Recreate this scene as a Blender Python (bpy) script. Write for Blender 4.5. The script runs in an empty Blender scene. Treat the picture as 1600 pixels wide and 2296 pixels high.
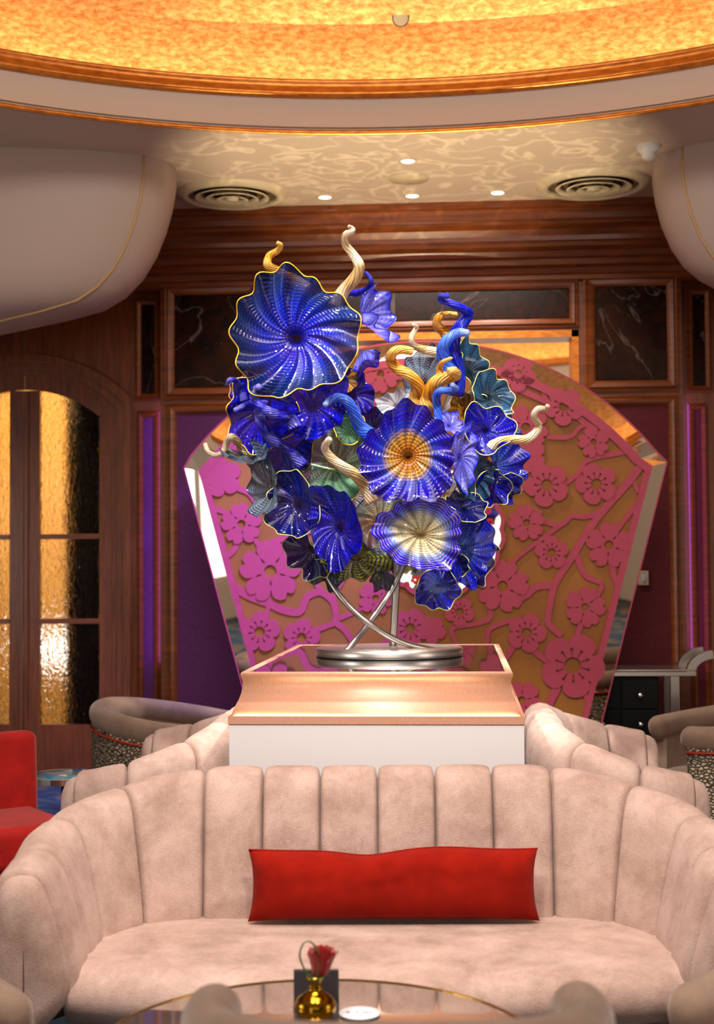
import bpy, math, random
from math import sin, cos, pi, sqrt, atan, radians as rad
from mathutils import Vector as V, Matrix, noise
random.seed(7)
scn = bpy.context.scene
COL = scn.collection

# ------------------------------------------------------------------ camera
F = 50 / 36 * 2296                       # focal length in pixels of the 1600x2296 frame
PSI, TH, RHO = atan(232 / F), atan(120 / F), .0067
CAM = V((0, 0, 1.6))
fw = V((-sin(PSI) * cos(TH), cos(PSI) * cos(TH), sin(TH)))
r0 = V((cos(PSI), sin(PSI), 0)); u0 = r0.cross(fw)
rt = r0 * cos(RHO) - u0 * sin(RHO); up = u0 * cos(RHO) + r0 * sin(RHO)
cd = bpy.data.cameras.new('camera'); cam = bpy.data.objects.new('camera', cd); COL.objects.link(cam)
cam.matrix_world = Matrix((( rt.x, up.x, -fw.x, CAM.x), (rt.y, up.y, -fw.y, CAM.y), (rt.z, up.z, -fw.z, CAM.z), (0, 0, 0, 1)))
cd.sensor_fit = 'VERTICAL'; cd.sensor_height = 36; cd.sensor_width = 36; cd.lens = 50
cd.dof.use_dof = True; cd.dof.focus_distance = 5.9; cd.dof.aperture_fstop = 2.6
scn.camera = cam

def ray(px, py): return fw * F + rt * (px - 800) + up * (1148 - py)
def pt(px, py, D): return CAM + ray(px, py) * (D / F)
def onY(px, py, Y): d = ray(px, py); return CAM + d * (Y / d.y)
def onZ(px, py, Z): d = ray(px, py); return CAM + d * ((Z - CAM.z) / d.z)

# ------------------------------------------------------------------ world, lights, exposure
w = bpy.data.worlds.new('world'); scn.world = w; w.use_nodes = True
w.node_tree.nodes['Background'].inputs[0].default_value = (.9, .7, .55, 1)
w.node_tree.nodes['Background'].inputs[1].default_value = .05
vs = scn.view_settings
vs.view_transform = 'Standard'; vs.look = 'None'; vs.exposure = 0; vs.gamma = 1; vs.use_curve_mapping = False
scn.cycles.max_bounces = 5; scn.cycles.transparent_max_bounces = 10; scn.cycles.adaptive_threshold = .06; scn.cycles.adaptive_min_samples = 16
scn.cycles.diffuse_bounces = 3; scn.cycles.glossy_bounces = 4; scn.cycles.transmission_bounces = 4; scn.cycles.caustics_reflective = False; scn.cycles.caustics_refractive = False
scn.cycles.sample_clamp_indirect = 4

XC = -.30                                # the room's axis
def light(name, kind, loc, energy, color, target=None, **kw):
    ld = bpy.data.lights.new(name, kind); ld.energy = energy; ld.color = color
    for k, v in kw.items(): setattr(ld, k, v)
    o = bpy.data.objects.new(name, ld); COL.objects.link(o); o.location = loc
    if target is not None:
        o.rotation_euler = (V(target) - V(loc)).to_track_quat('-Z', 'Y').to_euler()
    return o
WARM, WHITE, GOLD = (1, .90, .82), (1, .95, .90), (1, .66, .30)
# recessed spots in the dome and the flat ceiling
light('sculpture_spot', 'SPOT', (-1.7, 4.4, 5.0), 1150, WHITE, (-.55, 6.6, 1.95), spot_size=rad(30), spot_blend=.5, shadow_soft_size=.05)
light('sculpture_spot', 'SPOT', (1.2, 4.3, 5.0), 1150, WHITE, (-.2, 6.6, 1.85), spot_size=rad(30), spot_blend=.5, shadow_soft_size=.05)
light('sculpture_spot', 'SPOT', (-.3, 6.2, 5.1), 1000, WHITE, (-.35, 6.6, 1.5), spot_size=rad(36), spot_blend=.6, shadow_soft_size=.05)
light('sofa_spot', 'SPOT', (-1.1, 1.9, 4.9), 540, WARM, (-.8, 4.95, .6), spot_size=rad(50), spot_blend=.9, shadow_soft_size=.2)
light('sofa_spot', 'SPOT', (.6, 1.9, 4.9), 540, WARM, (.3, 4.95, .6), spot_size=rad(50), spot_blend=.9, shadow_soft_size=.2)
light('dome_fill', 'AREA', (XC, 3.6, 5.2), 230, (1, .90, .82), (XC, 4.0, 0), shape='DISK', size=3.0)  # added soft fill under the dome, not a fitted lamp
light('lobby_windows', 'AREA', (XC, -3.9, 2.1), 120, (1, .92, .86), (XC, 5, 2.0), shape='RECTANGLE', size=7.0, size_y=2.6)
for k_, (yy, cc, ee) in enumerate(((1.7, (1, .86, .78), 14), (2.55, (.88, .94, 1), 34), (3.4, (1, .90, .95), 22))):
    light('side_windows', 'AREA', (-6.4, yy, 1.7), ee, cc, (0, yy, 1.7), shape='RECTANGLE', size=.7, size_y=2.2 - .4 * k_)
light('side_windows', 'AREA', (6.4, 2.6, 1.7), 70, (1, .86, .80), (0, 2.6, 1.7), shape='RECTANGLE', size=2.4, size_y=2.4)

# ------------------------------------------------------------------ materials
def lin(c): return tuple((v / 12.92 if v <= .04045 else ((v + .055) / 1.055) ** 2.4) for v in c)
def S(r, g, b): return lin((r / 255, g / 255, b / 255)) + (1,)
class NT:
    def __init__(s, name):
        s.m = bpy.data.materials.new(name); s.m.use_nodes = True; s.t = s.m.node_tree; s.n = s.t.nodes; s.b = s.n['Principled BSDF']; s.out = s.n['Material Output']
    def add(s, typ, **kw):
        x = s.n.new('ShaderNode' + typ)
        for k, v in kw.items():
            if k.startswith('i_'): x.inputs[k[2:].replace('_', ' ')].default_value = v
            else: setattr(x, k, v)
        return x
    def link(s, a, b): s.t.links.new(a, b)
    def p(s, **kw):
        for k, v in kw.items(): s.b.inputs[k.replace('_', ' ')].default_value = v
        return s
    def coord(s, out='Object', scale=(1, 1, 1)):
        tc = s.add('TexCoord'); mp = s.add('Mapping'); mp.inputs['Scale'].default_value = scale
        s.link(tc.outputs[out], mp.inputs[0]); return mp.outputs[0]
    def noise(s, vec, scale, detail=4, rough=.55, dist=0):
        x = s.add('TexNoise'); x.inputs['Scale'].default_value = scale; x.inputs['Detail'].default_value = detail
        x.inputs['Roughness'].default_value = rough; x.inputs['Distortion'].default_value = dist
        s.link(vec, x.inputs['Vector']); return x.outputs['Fac']
    def ramp(s, fac, stops, interp='LINEAR'):
        x = s.add('ValToRGB'); x.color_ramp.interpolation = interp; e = x.color_ramp.elements
        while len(e) < len(stops): e.new(.5)
        for el, (p, c) in zip(e, stops): el.position = p; el.color = c if len(c) == 4 else (*c, 1)
        s.link(fac, x.inputs[0]); return x.outputs[0]
    def math(s, op, a, b=None, c=None):
        x = s.add('Math', operation=op)
        for i, v in enumerate((a, b, c)):
            if v is None: continue
            if isinstance(v, (int, float)): x.inputs[i].default_value = v
            else: s.link(v, x.inputs[i])
        return x.outputs[0]
    def mix(s, fac, a, b, blend='MIX'):
        x = s.add('MixRGB', blend_type=blend)
        for i, v in zip((0, 1, 2), (fac, a, b)):
            if isinstance(v, (int, float, tuple)): x.inputs[i].default_value = v
            else: s.link(v, x.inputs[i])
        return x.outputs[0]
    def bump(s, h, strength=.3, dist=.01):
        x = s.add('Bump'); x.inputs['Strength'].default_value = strength; x.inputs['Distance'].default_value = dist
        s.link(h, x.inputs['Height']); s.link(x.outputs[0], s.b.inputs['Normal']); return x.outputs[0]
    def col(s, c): s.link(c, s.b.inputs['Base Color'])
M = {}
def simple(name, c, rough=.5, metal=0, **kw):
    n = NT(name); n.p(Base_Color=c, Roughness=rough, Metallic=metal, **kw); M[name] = n.m; return n
simple('steel', S(205, 200, 192), .33, 1)
simple('silver', S(205, 198, 190), .25, 1)
simple('chrome', S(225, 225, 225), .08, 1)
simple('brass', S(190, 150, 60), .25, 1)
simple('mirror', S(240, 232, 215), .02, 1)
simple('white_paint', S(214, 210, 210), .45)
simple('black_glass', S(16, 14, 16), .04, 0, Specular_IOR_Level=.9, Coat_Weight=.6, Coat_Roughness=.02)
simple('black_lacquer', S(10, 11, 12), .5, 0, Specular_IOR_Level=.2)
simple('dark', S(14, 12, 11), .6)
simple('plaster', S(206, 186, 168), .6)
simple('grille', S(205, 188, 160), .5)
simple('red_pipe', S(170, 38, 18), .6)
simple('card', S(52, 48, 50), .5)
simple('leaf', S(48, 84, 30), .5)
simple('red_print', S(205, 40, 30), .5)
simple('ink', S(120, 116, 118), .6)
simple('paper', S(236, 234, 238), .6)
n = simple('table_mirror', S(190, 180, 172), .03, .9)
n = simple('vase_gold', S(150, 112, 25), .16, 1)
simple('plaster_seam', S(196, 160, 110), .5); simple('shaded_plaster', S(184, 164, 150), .55)  # hull plaster: ceiling plaster darkened in colour for the weaker light there
simple('throat_brown', S(96, 76, 52), .7)
# velvet
def velvet(name, a, b, sheen=.6, sc=5):
    n = NT(name); c = n.coord()
    f = n.noise(c, sc, 7, .68, .2); g = n.noise(c, 220, 3)
    mx = n.math('ADD', n.math('MULTIPLY', f, .75), n.math('MULTIPLY', g, .25))
    n.col(n.ramp(mx, [(.34, a), (.66, b)]))
    n.p(Roughness=.75, Sheen_Weight=sheen, Sheen_Roughness=.35, Specular_IOR_Level=.25); n.b.inputs['Sheen Tint'].default_value = (1, .9, .85, 1)
    n.bump(g, .5, .005); M[name] = n.m
velvet('velvet', S(150, 121, 107), S(202, 174, 162), .2)
velvet('velvet_taupe', S(116, 94, 78), S(146, 122, 104))
velvet('velvet_red', S(140, 14, 10), S(186, 26, 18), .3)
n = NT('pillow_cloth'); c = n.coord(); wv = n.add('TexWave', bands_direction='Z'); wv.inputs['Scale'].default_value = 90; wv.inputs['Distortion'].default_value = .6
n.link(c, wv.inputs[0]); n.col(n.ramp(n.noise(c, 9, 4), [(.3, S(120, 15, 4)), (.75, S(146, 24, 8))])); n.p(Roughness=.95, Sheen_Weight=.05, Specular_IOR_Level=.08)
n.bump(wv.outputs['Fac'], .25, .003); M['pillow_cloth'] = n.m
# wood
n = NT('wood'); c = n.coord('Object', (1.2, 1.2, 14)); f = n.noise(c, 3, 5, .6, .4)
n.col(n.ramp(f, [(.3, S(96, 44, 13)), (.7, S(142, 72, 24))])); n.p(Roughness=.32, Specular_IOR_Level=.5, Coat_Weight=.25, Coat_Roughness=.2); M['wood'] = n.m
n = NT('wood_upright'); c = n.coord('Object', (14, 14, 1.2)); f = n.noise(c, 3, 5, .6, .4)
n.col(n.ramp(f, [(.3, S(96, 46, 16)), (.7, S(138, 72, 28))])); n.p(Roughness=.32, Specular_IOR_Level=.5, Coat_Weight=.25, Coat_Roughness=.2); M['wood_upright'] = n.m
# marble
n = NT('marble'); c = n.coord()
v = n.add('TexVoronoi'); v.inputs['Scale'].default_value = 34; n.link(c, v.inputs['Vector'])
sp = n.ramp(v.outputs['Distance'], [(.02, (1, 1, 1)), (.12, (0, 0, 0))])
sp2 = n.mix(n.ramp(n.noise(c, 6, 2), [(.55, (0, 0, 0)), (.68, (1, 1, 1))]), (0, 0, 0, 1), sp)
vein = n.ramp(n.math('ABSOLUTE', n.math('SUBTRACT', n.noise(n.coord('Object', (1, 1, .7)), 1.6, 5, .5, 1.2), .5)), [(0, (.3, .3, .3)), (.006, (0, 0, 0))])
base = n.ramp(n.noise(c, 18, 5), [(.35, S(18, 12, 10)), (.75, S(52, 22, 13))])
base = n.mix(sp2, base, S(160, 130, 115)); base = n.mix(vein, base, S(170, 150, 140))
n.col(base); n.p(Roughness=.16, Specular_IOR_Level=.25); M['marble'] = n.m
def cloth(name, a, b):
    n = NT(name); c = n.coord('Object'); n.col(n.ramp(n.noise(c, 60, 3), [(.35, a), (.65, b)])); n.p(Roughness=.7, Specular_IOR_Level=.3); n.bump(n.noise(c, 180, 2), .2, .003); M[name] = n.m
cloth('purple_cloth', S(88, 36, 88), S(102, 44, 100)); cloth('wine_cloth', S(84, 18, 26), S(98, 26, 34))
# gold leaf dome
n = NT('gold_leaf'); c = n.coord('Object', (1, 1, 2.6)); f = n.noise(c, 20, 6, .65, .3)
n.col(n.ramp(f, [(.34, S(178, 110, 42)), (.5, S(218, 156, 84)), (.66, S(242, 194, 128))])); n.p(Roughness=.45, Metallic=.25); n.bump(f, .15, .02); M['gold_leaf'] = n.m
n = NT('gold_trim'); c = n.coord('Object', (3, 3, 8)); f = n.noise(c, 5, 4)
n.col(n.ramp(f, [(.3, S(176, 96, 22)), (.7, S(222, 140, 50))])); n.p(Roughness=.3, Metallic=.5); M['gold_trim'] = n.m
n = NT('bronze'); c = n.coord('Object', (6, 6, 1)); f = n.noise(c, 40, 3)
n.col(n.ramp(f, [(.3, S(190, 138, 112)), (.7, S(204, 152, 124))])); n.p(Roughness=.4, Metallic=.15, Specular_IOR_Level=.5); M['bronze'] = n.m
# carpet
n = NT('carpet'); c = n.coord(); f = n.noise(c, 2.2, 4, .5, 1.5)
n.col(n.ramp(f, [(.35, S(24, 34, 60)), (.5, S(30, 70, 92)), (.6, S(120, 96, 70))])); n.p(Roughness=.95); n.bump(n.noise(c, 120, 2), .4, .01); M['carpet'] = n.m
n = NT('blue_top'); c = n.coord(); f = n.noise(c, 7, 3, .5, .8)
n.col(n.ramp(f, [(.4, S(30, 70, 150)), (.5, S(40, 110, 140)), (.6, S(110, 116, 100))])); n.p(Roughness=.12); M['blue_top'] = n.m
# croc-embossed leather
n = NT('croc'); c = n.coord('Object', (1, 1, 1.3)); v = n.add('TexVoronoi', feature='DISTANCE_TO_EDGE'); v.inputs['Scale'].default_value = 42; n.link(c, v.inputs['Vector'])
n.col(n.ramp(v.outputs['Distance'], [(.03, S(34, 28, 22)), (.16, S(150, 132, 108)), (.4, S(186, 168, 142))])); n.p(Roughness=.4)
n.bump(n.ramp(v.outputs['Distance'], [(0, (0, 0, 0)), (.3, (1, 1, 1))]), .8, .01); M['croc'] = n.m
# fan screen
n = NT('lattice'); c = n.coord(); n.col(n.ramp(n.noise(c, 30, 2), [(.3, S(180, 62, 88)), (.7, S(190, 70, 96))])); n.p(Roughness=.5); M['lattice'] = n.m
n = NT('fan_back'); c = n.coord(); n.col(n.ramp(n.noise(c, 2, 4), [(.3, S(146, 90, 26)), (.7, S(168, 106, 36))])); n.p(Roughness=.55); M['fan_back'] = n.m
# wavy window glass
n = NT('wavy_glass'); c = n.coord('Object', (1, 1, .55)); f = n.noise(c, 38, 3, .5, .6)
g = n.add('BsdfGlass'); g.inputs['Color'].default_value = (.93, .9, .82, 1); g.inputs['Roughness'].default_value = .04; g.inputs['IOR'].default_value = 1.25
b = n.add('Bump'); b.inputs['Strength'].default_value = 1.0; b.inputs['Distance'].default_value = .05; n.link(f, b.inputs['Height']); n.link(b.outputs[0], g.inputs['Normal']); 
tr = n.add('BsdfTransparent'); ms = n.add('MixShader'); ms.inputs[0].default_value = .08; n.link(g.outputs[0], ms.inputs[1]); n.link(tr.outputs[0], ms.inputs[2]); n.link(ms.outputs[0], n.out.inputs[0]); M['wavy_glass'] = n.m
n = NT('gold_hall'); c = n.coord(); f = n.noise(n.coord('Object', (1, 1, .8)), 2.6, 3, .5, 1)
n.col(n.ramp(f, [(.28, S(60, 52, 50)), (.38, S(190, 130, 50)), (.5, S(222, 180, 96)), (.62, S(244, 226, 180)), (.70, S(150, 60, 40)), (.78, S(70, 80, 120))])); n.p(Roughness=.5); M['gold_hall'] = n.m
n = NT('glow_lamp'); n.p(Base_Color=(1, 1, 1, 1)); n.b.inputs['Emission Color'].default_value = (1, .93, .82, 1); n.b.inputs['Emission Strength'].default_value = 14; M['glow_lamp'] = n.m
n = NT('cove_led'); n.p(Base_Color=(1, 1, 1, 1)); n.b.inputs['Emission Color'].default_value = (1, .77, .46, 1); n.b.inputs['Emission Strength'].default_value = 9.5; M['cove_led'] = n.m
n = NT('strip_led'); n.p(Base_Color=(1, 1, 1, 1)); n.b.inputs['Emission Color'].default_value = (1, .82, .5, 1); n.b.inputs['Emission Strength'].default_value = 110; M['strip_led'] = n.m
# rose
n = NT('rose_red'); n.p(Base_Color=S(176, 10, 14), Roughness=.6, Sheen_Weight=.3); M['rose_red'] = n.m

# blown glass: colour by the radius (UV.y), rings and ribs as relief
def glass(name, stops, ring=None, ringf=16, ringamt=.5, alpha=.75, alphas=None, speck=0, rough=.06, glow=.35, tint=(.85, .85, .85, 1)):
    if name in ('g_sea', 'g_cobalt', 'g_deep', 'g_navy', 'g_azure', 't_blue'): tint = (.22, .34, .74, 1)
    if name in ('g_lav', 't_violet', 't_sky'): tint = (.55, .62, .95, 1)
    n = NT(name); tc = n.add('TexCoord'); sep = n.add('SeparateXYZ'); n.link(tc.outputs['UV'], sep.inputs[0])
    u, vv = sep.outputs[0], sep.outputs[1]
    oc = n.coord('Object'); nz = n.noise(oc, 14, 3); nz2 = n.noise(oc, 5, 3, .6, .5)
    rr = n.math('ADD', vv, n.math('MULTIPLY', n.math('SUBTRACT', nz, .5), .06))
    colr = n.ramp(n.math('ADD', vv, n.math('MULTIPLY', n.math('SUBTRACT', nz2, .5), .22)), stops)
    wave = n.math('SINE', n.math('MULTIPLY', rr, ringf * 2 * pi))
    wv01 = n.math('MULTIPLY_ADD', wave, .5, .5)
    if ring is not None:
        rib0 = n.math('MULTIPLY_ADD', n.math('SINE', n.math('MULTIPLY', u, 2 * pi * (13 if name[0] == 'g' else 7))), .5, .5)
        colr = n.mix(1.0, colr, n.ramp(rib0, [(0, (.42, .42, .5) if name[0] == 'g' else (.62, .56, .5)), (.7, (1, 1, 1))]), 'MULTIPLY')
        colr = n.mix(n.math('MULTIPLY', n.ramp(wv01, [(.45, (0, 0, 0)), (.75, (1, 1, 1))]), ringamt), colr, ring)
    rib = n.math('MULTIPLY_ADD', n.math('SINE', n.math('MULTIPLY', u, 2 * pi * (26 if name[0] == 'g' else 14))), .5, .5)
    h = n.math('ADD', n.math('MULTIPLY', n.math('MULTIPLY', wv01, rib), .6), n.math('MULTIPLY', rib, .4))
    b = n.bump(h, .6, .008)
    n.col(colr); n.p(Roughness=rough, Specular_IOR_Level=.5, Coat_Weight=.6, Coat_Roughness=.015)
    colr = n.mix(1.0, colr, tint, 'MULTIPLY')
    n.col(colr)
    tl = n.add('BsdfTranslucent'); n.link(colr, tl.inputs[0]); n.link(b, tl.inputs['Normal'])
    m1 = n.add('MixShader'); m1.inputs[0].default_value = glow; n.link(n.b.outputs[0], m1.inputs[1]); n.link(tl.outputs[0], m1.inputs[2])
    tp = n.add('BsdfTransparent'); n.link(n.mix(.22, colr, (1, 1, 1, 1)), tp.inputs[0])
    m2 = n.add('MixShader'); n.link(tp.outputs[0], m2.inputs[1]); n.link(m1.outputs[0], m2.inputs[2])
    if alphas:
        al = n.ramp(rr, [(p, (a, a, a)) for p, a in alphas]); n.link(al, m2.inputs[0])
    else: m2.inputs[0].default_value = alpha
    n.link(m2.outputs[0], n.out.inputs[0]); M[name] = n.m
CB, DB, NV = S(28, 40, 235), S(22, 16, 190), S(16, 18, 96)
glass('g_sea', [(0, S(8, 8, 12)), (.06, S(20, 14, 110)), (.25, S(40, 44, 220)), (.55, S(36, 70, 210)), (.8, S(60, 96, 150)), (1, S(50, 80, 110))], S(18, 22, 90), 20, .55, alphas=[(.5, .92), (.75, .7), (1, .6)])
glass('g_cobalt', [(0, S(20, 14, 120)), (.4, S(38, 34, 235)), (1, S(26, 30, 200))], S(14, 10, 120), 9, .35, .82)
glass('g_deep', [(0, S(20, 30, 120)), (.5, S(28, 14, 190)), (1, S(20, 12, 160))], S(12, 8, 90), 14, .35, .9)
glass('g_navy', [(0, S(16, 40, 60)), (.5, S(18, 22, 120)), (1, S(14, 18, 84))], S(50, 70, 190), 15, .3, .88)
glass('g_amberblue', [(0, S(120, 60, 14)), (.22, S(214, 130, 24)), (.42, S(196, 150, 60)), (.56, S(14, 60, 200)), (.75, S(8, 12, 200)), (1, S(8, 4, 130))], S(60, 20, 20), 15, .45, .92)
glass('g_clearblue', [(0, S(170, 130, 50)), (.2, S(240, 226, 170)), (.5, S(236, 230, 190)), (.66, S(90, 130, 225)), (.8, S(14, 10, 220)), (1, S(12, 6, 180))], S(190, 150, 60), 15, .35, alphas=[(.3, .8), (.6, .8), (1, .92)])
glass('g_clear', [(0, S(200, 140, 40)), (.3, S(226, 204, 130)), (.7, S(210, 216, 196)), (1, S(120, 150, 180))], S(200, 160, 70), 12, .3, alphas=[(.2, .8), (1, .6)])
glass('g_green', [(0, S(150, 170, 60)), (.3, S(110, 150, 110)), (.7, S(120, 150, 130)), (1, S(16, 80, 50))], S(40, 120, 60), 17, .6, .72)
glass('g_lav', [(0, S(80, 70, 200)), (.4, S(150, 140, 235)), (.75, S(190, 180, 250)), (1, S(36, 40, 225))], S(120, 110, 220), 8, .3, .85)
glass('g_grey', [(0, S(90, 60, 30)), (.3, S(70, 90, 110)), (.7, S(96, 118, 136)), (1, S(36, 60, 90))], S(170, 184, 196), 14, .35, .88)
glass('g_teal', [(0, S(20, 30, 40)), (.4, S(24, 44, 60)), (.75, S(26, 80, 120)), (1, S(24, 60, 100))], S(70, 120, 150), 15, .35, .92)
glass('g_white', [(0, S(214, 220, 226)), (1, S(196, 206, 214))], S(240, 244, 248), 12, .4, .7)
glass('g_amber', [(0, S(180, 120, 20)), (1, S(200, 140, 30))], S(120, 70, 10), 12, .4, .95)
glass('g_stripe', [(0, S(150, 160, 40)), (1, S(190, 200, 50))], S(24, 40, 40), 9, .95, .92)
glass('g_azure', [(0, S(190, 214, 245)), (.3, S(120, 160, 240)), (.6, S(40, 70, 230)), (1, S(24, 36, 215))], S(22, 24, 150), 13, .55, .92)
glass('t_amber', [(0, S(214, 140, 22)), (.6, S(226, 158, 40)), (1, S(236, 200, 120))], S(250, 220, 130), 3, .3, .82, glow=.3)
glass('t_pale', [(0, S(214, 170, 80)), (.4, S(236, 210, 160)), (1, S(245, 225, 205))], S(255, 240, 225), 3, .4, .82, glow=.3)
glass('t_blue', [(0, S(36, 40, 225)), (.6, S(40, 50, 210)), (1, S(120, 110, 220))], S(90, 120, 245), 3, .4, .82, glow=.3)
glass('t_sky', [(0, S(60, 120, 225)), (.6, S(110, 160, 235)), (1, S(190, 215, 240))], S(40, 90, 220), 3, .4, .82, glow=.3)
glass('t_violet', [(0, S(40, 28, 190)), (.6, S(60, 50, 205)), (1, S(180, 165, 235))], S(190, 180, 250), 3, .35, .82, glow=.3)
simple('lip_yellow', S(224, 170, 40), .2); simple('lip_orange', S(216, 130, 34), .2); simple('lip_lime', S(206, 208, 110), .2); simple('lip_dark', S(22, 28, 84), .15)

# ------------------------------------------------------------------ mesh helpers
class MB:
    def __init__(s): s.v = []; s.f = []; s.uv = None; s.sm = []
    def add(s, vs_, fs, smooth=False):
        o = len(s.v); s.v += [V(p) for p in vs_]; s.f += [[i + o for i in f] for f in fs]; s.sm += [smooth] * len(fs); return s
    def box(s, x0, x1, y0, y1, z0, z1):
        p = [(x, y, z) for z in (z0, z1) for y in (y0, y1) for x in (x0, x1)]
        return s.add(p, [(0, 2, 3, 1), (4, 5, 7, 6), (0, 1, 5, 4), (2, 6, 7, 3), (0, 4, 6, 2), (1, 3, 7, 5)])
    def loft(s, rings, closed=True, cap=False, smooth=True, wrap=False):
        n = len(rings[0]); o = len(s.v); s.v += [V(p) for r in rings for p in r]; m = len(rings)
        for i in range(m if wrap else m - 1):
            a, b = i * n, ((i + 1) % m) * n
            for j in range(n if closed else n - 1):
                k = (j + 1) % n; s.f.append([o + a + j, o + a + k, o + b + k, o + b + j]); s.sm.append(smooth)
        if cap:
            s.f.append([o + j for j in range(n)][::-1]); s.f.append([o + (m - 1) * n + j for j in range(n)]); s.sm += [False, False]
        return s
    def tube(s, path, rad_, seg=10, cap=True, smooth=True):
        path = [V(p) for p in path]; n = len(path); rr = rad_ if isinstance(rad_, (list, tuple)) else [rad_] * n
        rings = []; ref = None
        for i, p in enumerate(path):
            t = (path[min(i + 1, n - 1)] - path[max(i - 1, 0)]).normalized()
            if ref is None: ref = t.cross(V((0, 0, 1)) if abs(t.z) < .9 else V((1, 0, 0))).normalized()
            ref = (ref - t * ref.dot(t)).normalized(); b = t.cross(ref)
            rings.append([p + (ref * cos(2 * pi * k / seg) + b * sin(2 * pi * k / seg)) * rr[i] for k in range(seg)])
        return s.loft(rings, True, cap, smooth)
    def lathe(s, prof, c=(0, 0), seg=48, smooth=True, cap=False, sy=1):
        rings = [[(c[0] + R * cos(2 * pi * k / seg), c[1] + R * sin(2 * pi * k / seg) * sy, z) for k in range(seg)] for R, z in prof]
        return s.loft(rings, True, cap, smooth)
    def prism(s, poly, y0, y1):                     # polygon in (x, z) extruded in y
        n = len(poly); o = len(s.v)
        s.v += [V((x, y0, z)) for x, z in poly] + [V((x, y1, z)) for x, z in poly]
        s.f.append([o + i for i in range(n)]); s.f.append([o + n + i for i in range(n)][::-1]); s.sm += [False] * 2
        for i in range(n):
            k = (i + 1) % n; s.f.append([o + k, o + i, o + n + i, o + n + k]); s.sm.append(False)
        return s
    def strip(s, pts, wid, y0, y1):                 # a flat band along (x, z) points
        L, R = [], []
        for i, p in enumerate(pts):
            a, b = pts[max(i - 1, 0)], pts[min(i + 1, len(pts) - 1)]
            d = V((b[0] - a[0], b[1] - a[1])).normalized(); q = wid[i] / 2 if isinstance(wid, list) else wid / 2
            L.append((p[0] - d.y * q, p[1] + d.x * q)); R.append((p[0] + d.y * q, p[1] - d.x * q))
        rings = [[(l[0], y0, l[1]), (r[0], y0, r[1]), (r[0], y1, r[1]), (l[0], y1, l[1])] for l, r in zip(L, R)]
        return s.loft(rings, True, True, False)
    def mesh(s, name):
        me = bpy.data.meshes.new(name); me.from_pydata([tuple(p) for p in s.v], [], s.f); me.polygons.foreach_set('use_smooth', s.sm)
        if s.uv:
            ul = me.uv_layers.new(name='UVMap'); buf = []
            for lp in me.loops: buf += s.uv[lp.vertex_index]
            ul.data.foreach_set('uv', buf)
        me.update(); return me
    def build(s, name, mat, parent=None, world=False, bevel=0):
        me = s.mesh(name); me.materials.append(M[mat]); return link(name, me, parent, world, bevel)
def fix_normals(me):
    import bmesh
    b = bmesh.new(); b.from_mesh(me); bmesh.ops.recalc_face_normals(b, faces=b.faces); b.to_mesh(me); b.free()
def link(name, me, parent=None, world=False, bevel=0):
    fix_normals(me)
    o = bpy.data.objects.new(name, me); COL.objects.link(o)
    if parent:
        o.parent = parent
        if world: o.matrix_parent_inverse = parent.matrix_basis.inverted()
    if bevel:
        b = o.modifiers.new('bevel', 'BEVEL'); b.width = bevel; b.segments = 2; b.limit_method = 'ANGLE'
    return o
def tag(o, label, cat, group=None):
    o['label'] = label; o['category'] = cat
    if group: o['group'] = group
    return o
def struct(o, label=None):
    o['kind'] = 'structure'
    if label: o['label'] = label
    return o
def thing(name, loc, rz=0, label=None, cat=None, group=None):
    o = bpy.data.objects.new(name, None); COL.objects.link(o); o.location = loc; o.rotation_euler.z = rz; o.empty_display_size = .1
    o.matrix_basis = Matrix.Translation(loc) @ Matrix.Rotation(rz, 4, 'Z')
    if label: tag(o, label, cat, group)
    return o
def copy_tree(o, parent=None):
    c = o.copy(); COL.objects.link(c); c.parent = parent
    for ch in list(o.children): copy_tree(ch, c)
    return c
def catmull(P, n=8):
    P = [V(p) for p in P]; Q = [P[0] * 2 - P[1]] + P + [P[-1] * 2 - P[-2]]; out = []
    for i in range(1, len(Q) - 2):
        a, b, c, d = Q[i - 1:i + 3]
        for k in range(n):
            t = k / n; out.append(.5 * ((2 * b) + (c - a) * t + (2 * a - 5 * b + 4 * c - d) * t * t + (3 * b - a - 3 * c + d) * t ** 3))
    out.append(P[-1]); return out
def lerp(a, b, t): return a + (b - a) * t
def interp(x, tab):
    if x <= tab[0][0]: return tab[0][1]
    for (a, p), (b, q) in zip(tab, tab[1:]):
        if x <= b: return lerp(p, q, (x - a) / (b - a))
    return tab[-1][1]

# ------------------------------------------------------------------ room shell
ZC = 4.1; RC = V((XC, 4.39)); RR = 3.76
WX0, WX1, WY0, WY1 = -6.5, 6.5, -4.0, 10.3
struct(MB().box(WX0, WX1, WY0, 13, -.1, 0).build('floor', 'carpet'), 'dark blue patterned carpet')
# flat ceiling with a round opening
N = 128; ci, co = [], []
for k in range(N):
    a = 2 * pi * k / N; dx, dy = cos(a), sin(a)
    ci.append((RC.x + RR * dx, RC.y + RR * dy, ZC))
    t = min(((WX1 if dx > 0 else WX0) - RC.x) / dx if abs(dx) > 1e-6 else 1e9, ((WY1 if dy > 0 else WY0) - RC.y) / dy if abs(dy) > 1e-6 else 1e9)
    co.append((RC.x + t * dx, RC.y + t * dy, ZC))
ceil = MB().loft([ci, co], True, False, False); 
ceil.loft([[(x, y, z + .04) for x, y, z in co], [(x, y, z + .04) for x, y, z in ci]], True, False, False)
ceiling = struct(ceil.build('ceiling', 'plaster'), 'cream flat ceiling around the round dome')
MB().lathe([(3.76, 4.10), (3.775, 4.13), (3.80, 4.20), (3.815, 4.28), (3.815, 4.335)], RC, 160).build('fascia', 'plaster', ceiling)
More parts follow.
